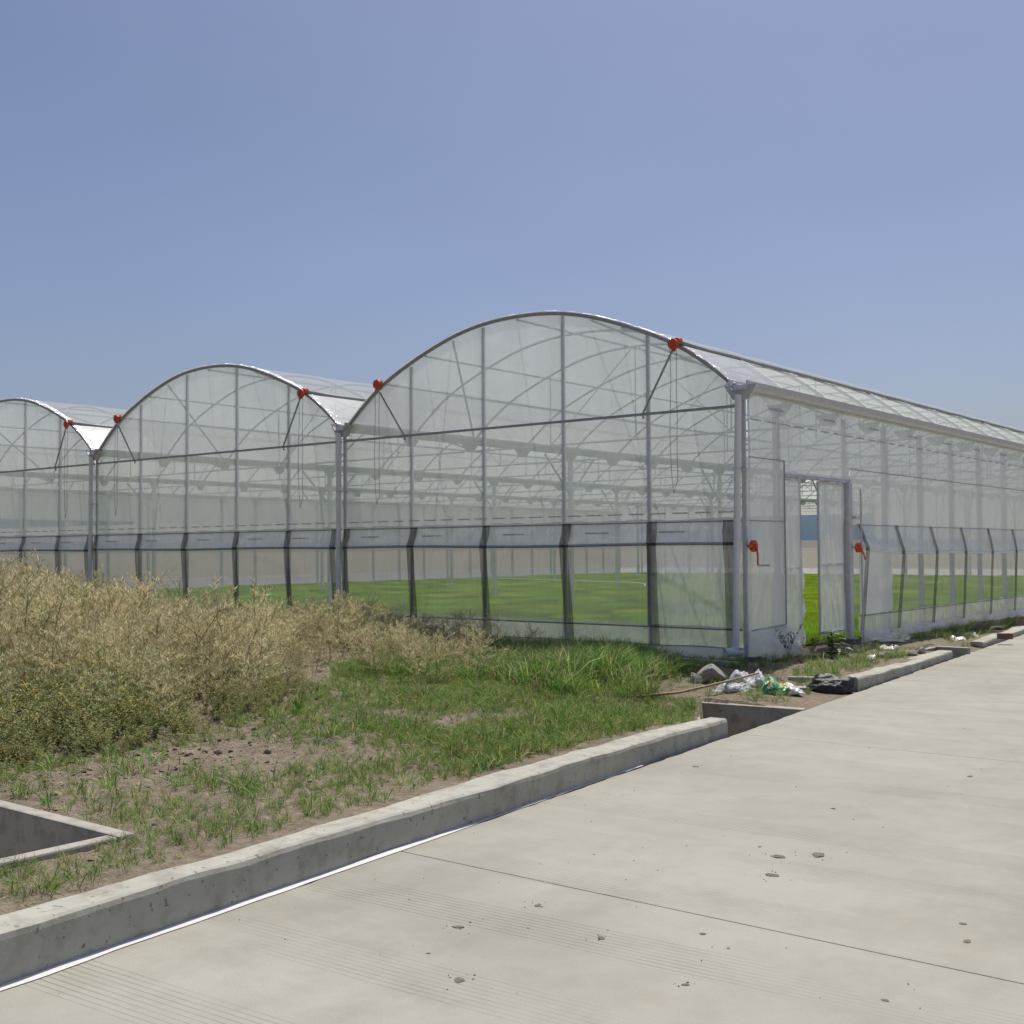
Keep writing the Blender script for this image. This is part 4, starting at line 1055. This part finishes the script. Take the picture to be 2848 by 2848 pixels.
# ------------------------------------------------------------------ rubbish by the corner
M_chunk = concrete('chunk_concrete', (.33, .32, .28), (.17, .16, .13), False, 4)
M_sack = simple('woven_white_sack', (.55, .55, .54), .6, 0, .1, 10, .35, 25)
M_black = simple('black_plastic', (.022, .022, .024), .55, 0, .3, 4, .7, 26)
M_bamboo = simple('bamboo_pole', (.30, .21, .12), .6, 0, .25, 12)
def chunk(x, y, s, seed, label):
    o = obj('concrete_chunk', rock_mesh('concrete_chunk', M_chunk, seed, 4, .26, .78, .62), None, (x, y, gz(x, y)+s[2]*.45), (0, 0, seed), s)
    return tag(o, label, 'concrete chunk')
chunk(.50, -1.92, (.21, .17, .19), 3, 'big jagged lump of broken concrete beside the white sack')
chunk(.47, -2.26, (.10, .09, .10), 5, 'smaller broken concrete lump lying against the big jagged one')
def sack_mesh(name, M, seed, sx, sy, sz, fold=.16, sub=5):
    bm = bmesh.new(); bmesh.ops.create_icosphere(bm, subdivisions=sub, radius=1); off = Vector((seed*2.3, seed*1.1, seed*.7))
    for v in bm.verts:
        c_ = v.co.copy()
        low = mnoise.noise(c_*1.3+off)*.35
        rd = 1-abs(mnoise.noise(Vector((c_.x*2.6, c_.y*2.6, c_.z*1.2))+off))*2
        rd2 = 1-abs(mnoise.noise(c_*5.5+off*2))*2-.5*abs(mnoise.noise(c_*11+off*3))
        v.co *= 1+low+fold*rd+fold*.6*rd2
        v.co = Vector((v.co.x*sx, v.co.y*sy, max(v.co.z, -.35)*sz))
    me = bpy.data.meshes.new(name); bm.to_mesh(me); bm.free(); me.materials.append(M)
    me.polygons.foreach_set('use_smooth', [True]*len(me.polygons)); return me
def sack(name, M, x, y, s, seed, rz, label, cat, fold=.16):
    o = obj(name, sack_mesh(name, M, seed, *s, fold), None, (x, y, gz(x, y)+s[2]*.3), (0, 0, rz)); return tag(o, label, cat)
def crumple(name, M, x, y, w, d, h, seed, rz, label, cat):
    def rdg(a, b, sd): return 1-2*abs(float(vnoise(np.array(a), np.array(b), sd)))
    def fn(u, v):
        dome = max(0, (1-(2*u-1)**4)*(1-(2*v-1)**4))
        a = u*w*10+3*seed; b = v*d*10+seed
        n1 = float(vnoise(np.array(a*.6), np.array(b*.6), seed))
        z = h*dome*(.62+.5*n1)+dome**.5*(.032*rdg(a*.9+b*.5, b*.5, seed+1)+.020*rdg(a*1.9-b, b*1.6, seed+2)+.009*rdg(a*4, b*4, seed+3))
        ox = .05*float(vnoise(np.array(a*.5), np.array(b*.5), seed+5)); oy = .05*float(vnoise(np.array(a*.5), np.array(b*.5), seed+6))
        return ((u-.5)*w+ox, (v-.5)*d+oy, max(z, .004))
    o = MB().sheet(fn, 56, 44).build(name, M, None, True)
    o.location = (x, y, gz(x, y)+.005); o.rotation_euler = (0, 0, rz)
    so = o.modifiers.new('thickness', 'SOLIDIFY'); so.thickness = .006
    return tag(o, label, cat)
crumple('white_sack', M_sack, .97, -1.84, .50, .36, .21, 3, .5, 'crumpled white woven sack standing highest among the rubbish', 'sack')
crumple('white_sack', M_sack, 1.06, -2.42, .40, .24, .075, 8, .55, 'small flattened white sack with grass growing in front of it', 'sack')
def print_mat():
    M, nt, out = mat('printed_bag')
    p = N(nt, 'ShaderNodeBsdfPrincipled', Roughness=.35)
    v = N(nt, 'ShaderNodeTexVoronoi', Scale=26.0); tc = N(nt, 'ShaderNodeTexCoord'); L(nt, tc.outputs['Object'], v.inputs['Vector'])
    sp = N(nt, 'ShaderNodeSeparateColor'); L(nt, v.outputs['Color'], sp.inputs[0])
    r = ramp(nt, sp.outputs[0], [(0, (.03, .22, .08)), (.30, (.05, .30, .12)), (.52, (.62, .70, .55)), (.66, (.75, .55, .08)), (.78, (.72, .25, .06)), (.88, (.12, .40, .15))]); r.color_ramp.interpolation = 'CONSTANT'
    g = tex_noise(nt, 3.2, 3); gm = ramp(nt, g.outputs[0], [(.36, (0, 0, 0)), (.44, (1, 1, 1))]).outputs[0]
    c = mixc(nt, gm, (.04, .25, .10), r.outputs[0])
    sx = N(nt, 'ShaderNodeSeparateXYZ'); L(nt, tc.outputs['Object'], sx.inputs[0])
    wm = N(nt, 'ShaderNodeMath', operation='GREATER_THAN'); wm.inputs[1].default_value = .08; L(nt, sx.outputs[0], wm.inputs[0])
    c = mixc(nt, wm.outputs[0], c, (.66, .66, .64))
    L(nt, c, p.inputs['Base Color'])
    b = tex_noise(nt, 26, 4); L(nt, bump(nt, b.outputs[0], .6, .012), p.inputs['Normal'])
    L(nt, p.outputs[0], out.inputs[0]); return M
crumple('printed_bag', print_mat(), 1.52, -2.12, .52, .34, .16, 14, .62, 'green plastic bag with orange and yellow print beside the white sack', 'bag')
sack('black_bag', M_black, 1.83, -1.42, (.25, .16, .135), 11, .62, 'shiny lumpy black bag lying at the start of the kerb', 'bag', .13)
# pole and half-buried concrete planks
pl = MB().tube([(.72, -3.95, -.08), (.90, -3.35, -.08), (1.03, -2.6, -.03), (1.16, -1.95, .03)], [.015, .015, .014, .012], 8)
tag(pl.build('bamboo_pole', M_bamboo, smooth=True), 'long brown bamboo pole resting across the white sacks', 'pole')
def plank(p0, p1, w, h, label):
    d_ = Vector(p1)-Vector(p0); ln = d_.length
    o = MB().box(0, ln, -w/2, w/2, -.04, h).build('concrete_plank', M_kerb)
    o.location = p0; o.rotation_euler = (0, 0, math.atan2(d_.y, d_.x)); bevel(o, .01); return tag(o, label, 'concrete plank')
plank((-1.05, -.62, -.06), (.24, -.72, -.07), .09, .075, 'long grey concrete plank half hidden in grass behind the broken lump')
plank((-.80, -1.06, -.06), (-.05, -1.14, -.07), .12, .05, 'short pale concrete plank in grass, nearer the road than the long one')
plank((1.20, -1.25, -.13), (1.72, -1.0, -.13), .09, .06, 'thin concrete plank lying between the printed bag and the black bag')
plank((1.30, -1.72, -.17), (1.62, -1.55, -.17), .2, .03, 'flat pale concrete slab lying beside the black bag')
# brick on the far kerb
bk = MB().box(-.12, .12, -.055, .055, 0, .10).build('brick', simple('brick_red', (.17, .09, .065), .85, 0, .25, 18, .5, 60))
bk.location = (1.50, 6.75, -.105); bk.rotation_euler = (0, 0, .55); bevel(bk, .006)
for k in (-.05, 0, .05):
    pass
tag(bk, 'dark red-brown brick lying on the kerb past the drain opening', 'brick')
# stones behind the near kerb
M_stone = simple('grey_stone', (.30, .28, .25), .9, 0, .25, 9, .5, 40)
for k, (x, y, s, lab) in enumerate([(1.20, 2.0, (.14, .09, .09), 'brown-grey stone at the back of the kerb, leftmost of three by the door'),
                               (1.28, 2.55, (.20, .10, .07), 'dark flat stone at the back of the kerb, middle of three by the door'),
                               (1.34, 3.05, (.10, .07, .09), 'pale pointed stone at the back of the kerb, nearest the drain opening')]):
    tag(obj('stone', rock_mesh('stone', M_stone, 40+k, 3, .22, .8, .7), None, (x, y, gz(x, y)+s[2]*.3), (0, 0, k), s), lab, 'stone')
tag(obj('soil_heap', rock_mesh('soil_heap', simple('dark_soil', (.10, .085, .065), .95, 0, .3, 8, .8, 30), 61, 4, .3, .45), None, (.55, 8.6, -.10), (0, 0, 1.2), (.5, .28, .26)),
    'dark heap of wet soil against the film skirt past the door', 'soil heap')
for k, (x, y, sx_, lab) in enumerate([(.85, 6.2, .28, 'crumpled pale plastic scrap in front of the side wall netting'), (.75, 7.35, .22, 'standing white plastic scrap beside the dark soil heap'),
                                      (1.2, 3.7, .14, 'small white plastic scrap lying on the bare earth by the second drain opening'), (.95, 2.75, .2, 'dirty cream plastic scrap lying in front of the door post'),
                                      (1.15, 1.55, .16, 'thin white scrap lying in the grass behind the kerb')]):
    o = MB().sheet(lambda u, v: (sx_*(u-.5)+.03*math.sin(v*6), sx_*.7*(v-.5), .03+film_noise(u*5, v*5, .05, 200+k)), 10, 8).build('plastic_scrap', M_film_loose, None, True)
    o.location = (x, y, gz(x, y)+.01); o.rotation_euler = (0, 0, k*1.3); tag(o, lab, 'plastic scrap')
# dried mud lumps on the road
M_mud = simple('dried_mud', (.235, .215, .155), .95, 0, .3, 30, .6, 60)
mud = [(4.67, -8.70, .055), (4.83, -8.53, .065), (4.81, -9.06, .05), (4.15, -10.22, .03), (4.06, -10.70, .035), (4.5, -11.2, .035), (5.24, -10.69, .022), (4.66, -10.43, .03), (2.94, -6.59, .035),
       (4.42, -7.37, .03), (4.79, -5.72, .035), (5.92, -10.37, .02), (5.95, -9.5, .028), (5.86, -9.27, .025), (4.49, -8.56, .018), (4.99, -10.11, .022), (5.17, -10.21, .012), (4.19, -11.04, .013)]
for k, (x, y, s) in enumerate(mud):
    o = obj('mud_lump', rock_mesh('mud_lump', M_mud, 70+k, 3, .4, .3), None, (x, y, -.199), (0, 0, k*1.7), (s*.75, s*.5, s*.42))
    tag(o, 'small dried greenish-brown mud lump stuck on the pale concrete road', 'mud lump', 'mud lumps on the road')
cr = bpy.data.collections  # crumbs around the lumps and over the road
V_crumb = variants('crumb', [rock_mesh('crumb', M_mud, 95+k, 1, .3, .6) for k in range(3)])
pts = []
for (x, y, s) in mud[:9]:
    for _ in range(8): pts.append((x+nrng.normal(0, s*1.5), y+nrng.normal(0, s*1.5), -.199))
for _ in range(170):
    y = nrng.uniform(-13, 4); pts.append((edge(y)+.1+nrng.uniform(0, 1)**1.5*4.2, y, -.199))
pts = np.array(pts); s = nrng.uniform(.0015, .0055, len(pts))
scatter('road_crumbs', V_crumb, 3, pts, nrng.uniform(0, 6.28, (len(pts), 3)), np.stack([s, s, s*.8], -1), 'fine crumbs of dried mud scattered over the concrete road', 'crumbs')
# white hose lying over the seedlings
hz = [(-29.6, 28.5), (-27.4, 27.8), (-22, 26), (-19.2, 24.7), (-17.6, 24.6), (-16.2, 23.2), (-14.6, 20.6)]
tag(MB().tube([(x, y, .19) for x, y in hz], .022, 6).build('hose', M_white, smooth=True), 'white hose lying in a curve over the green seedlings', 'hose')
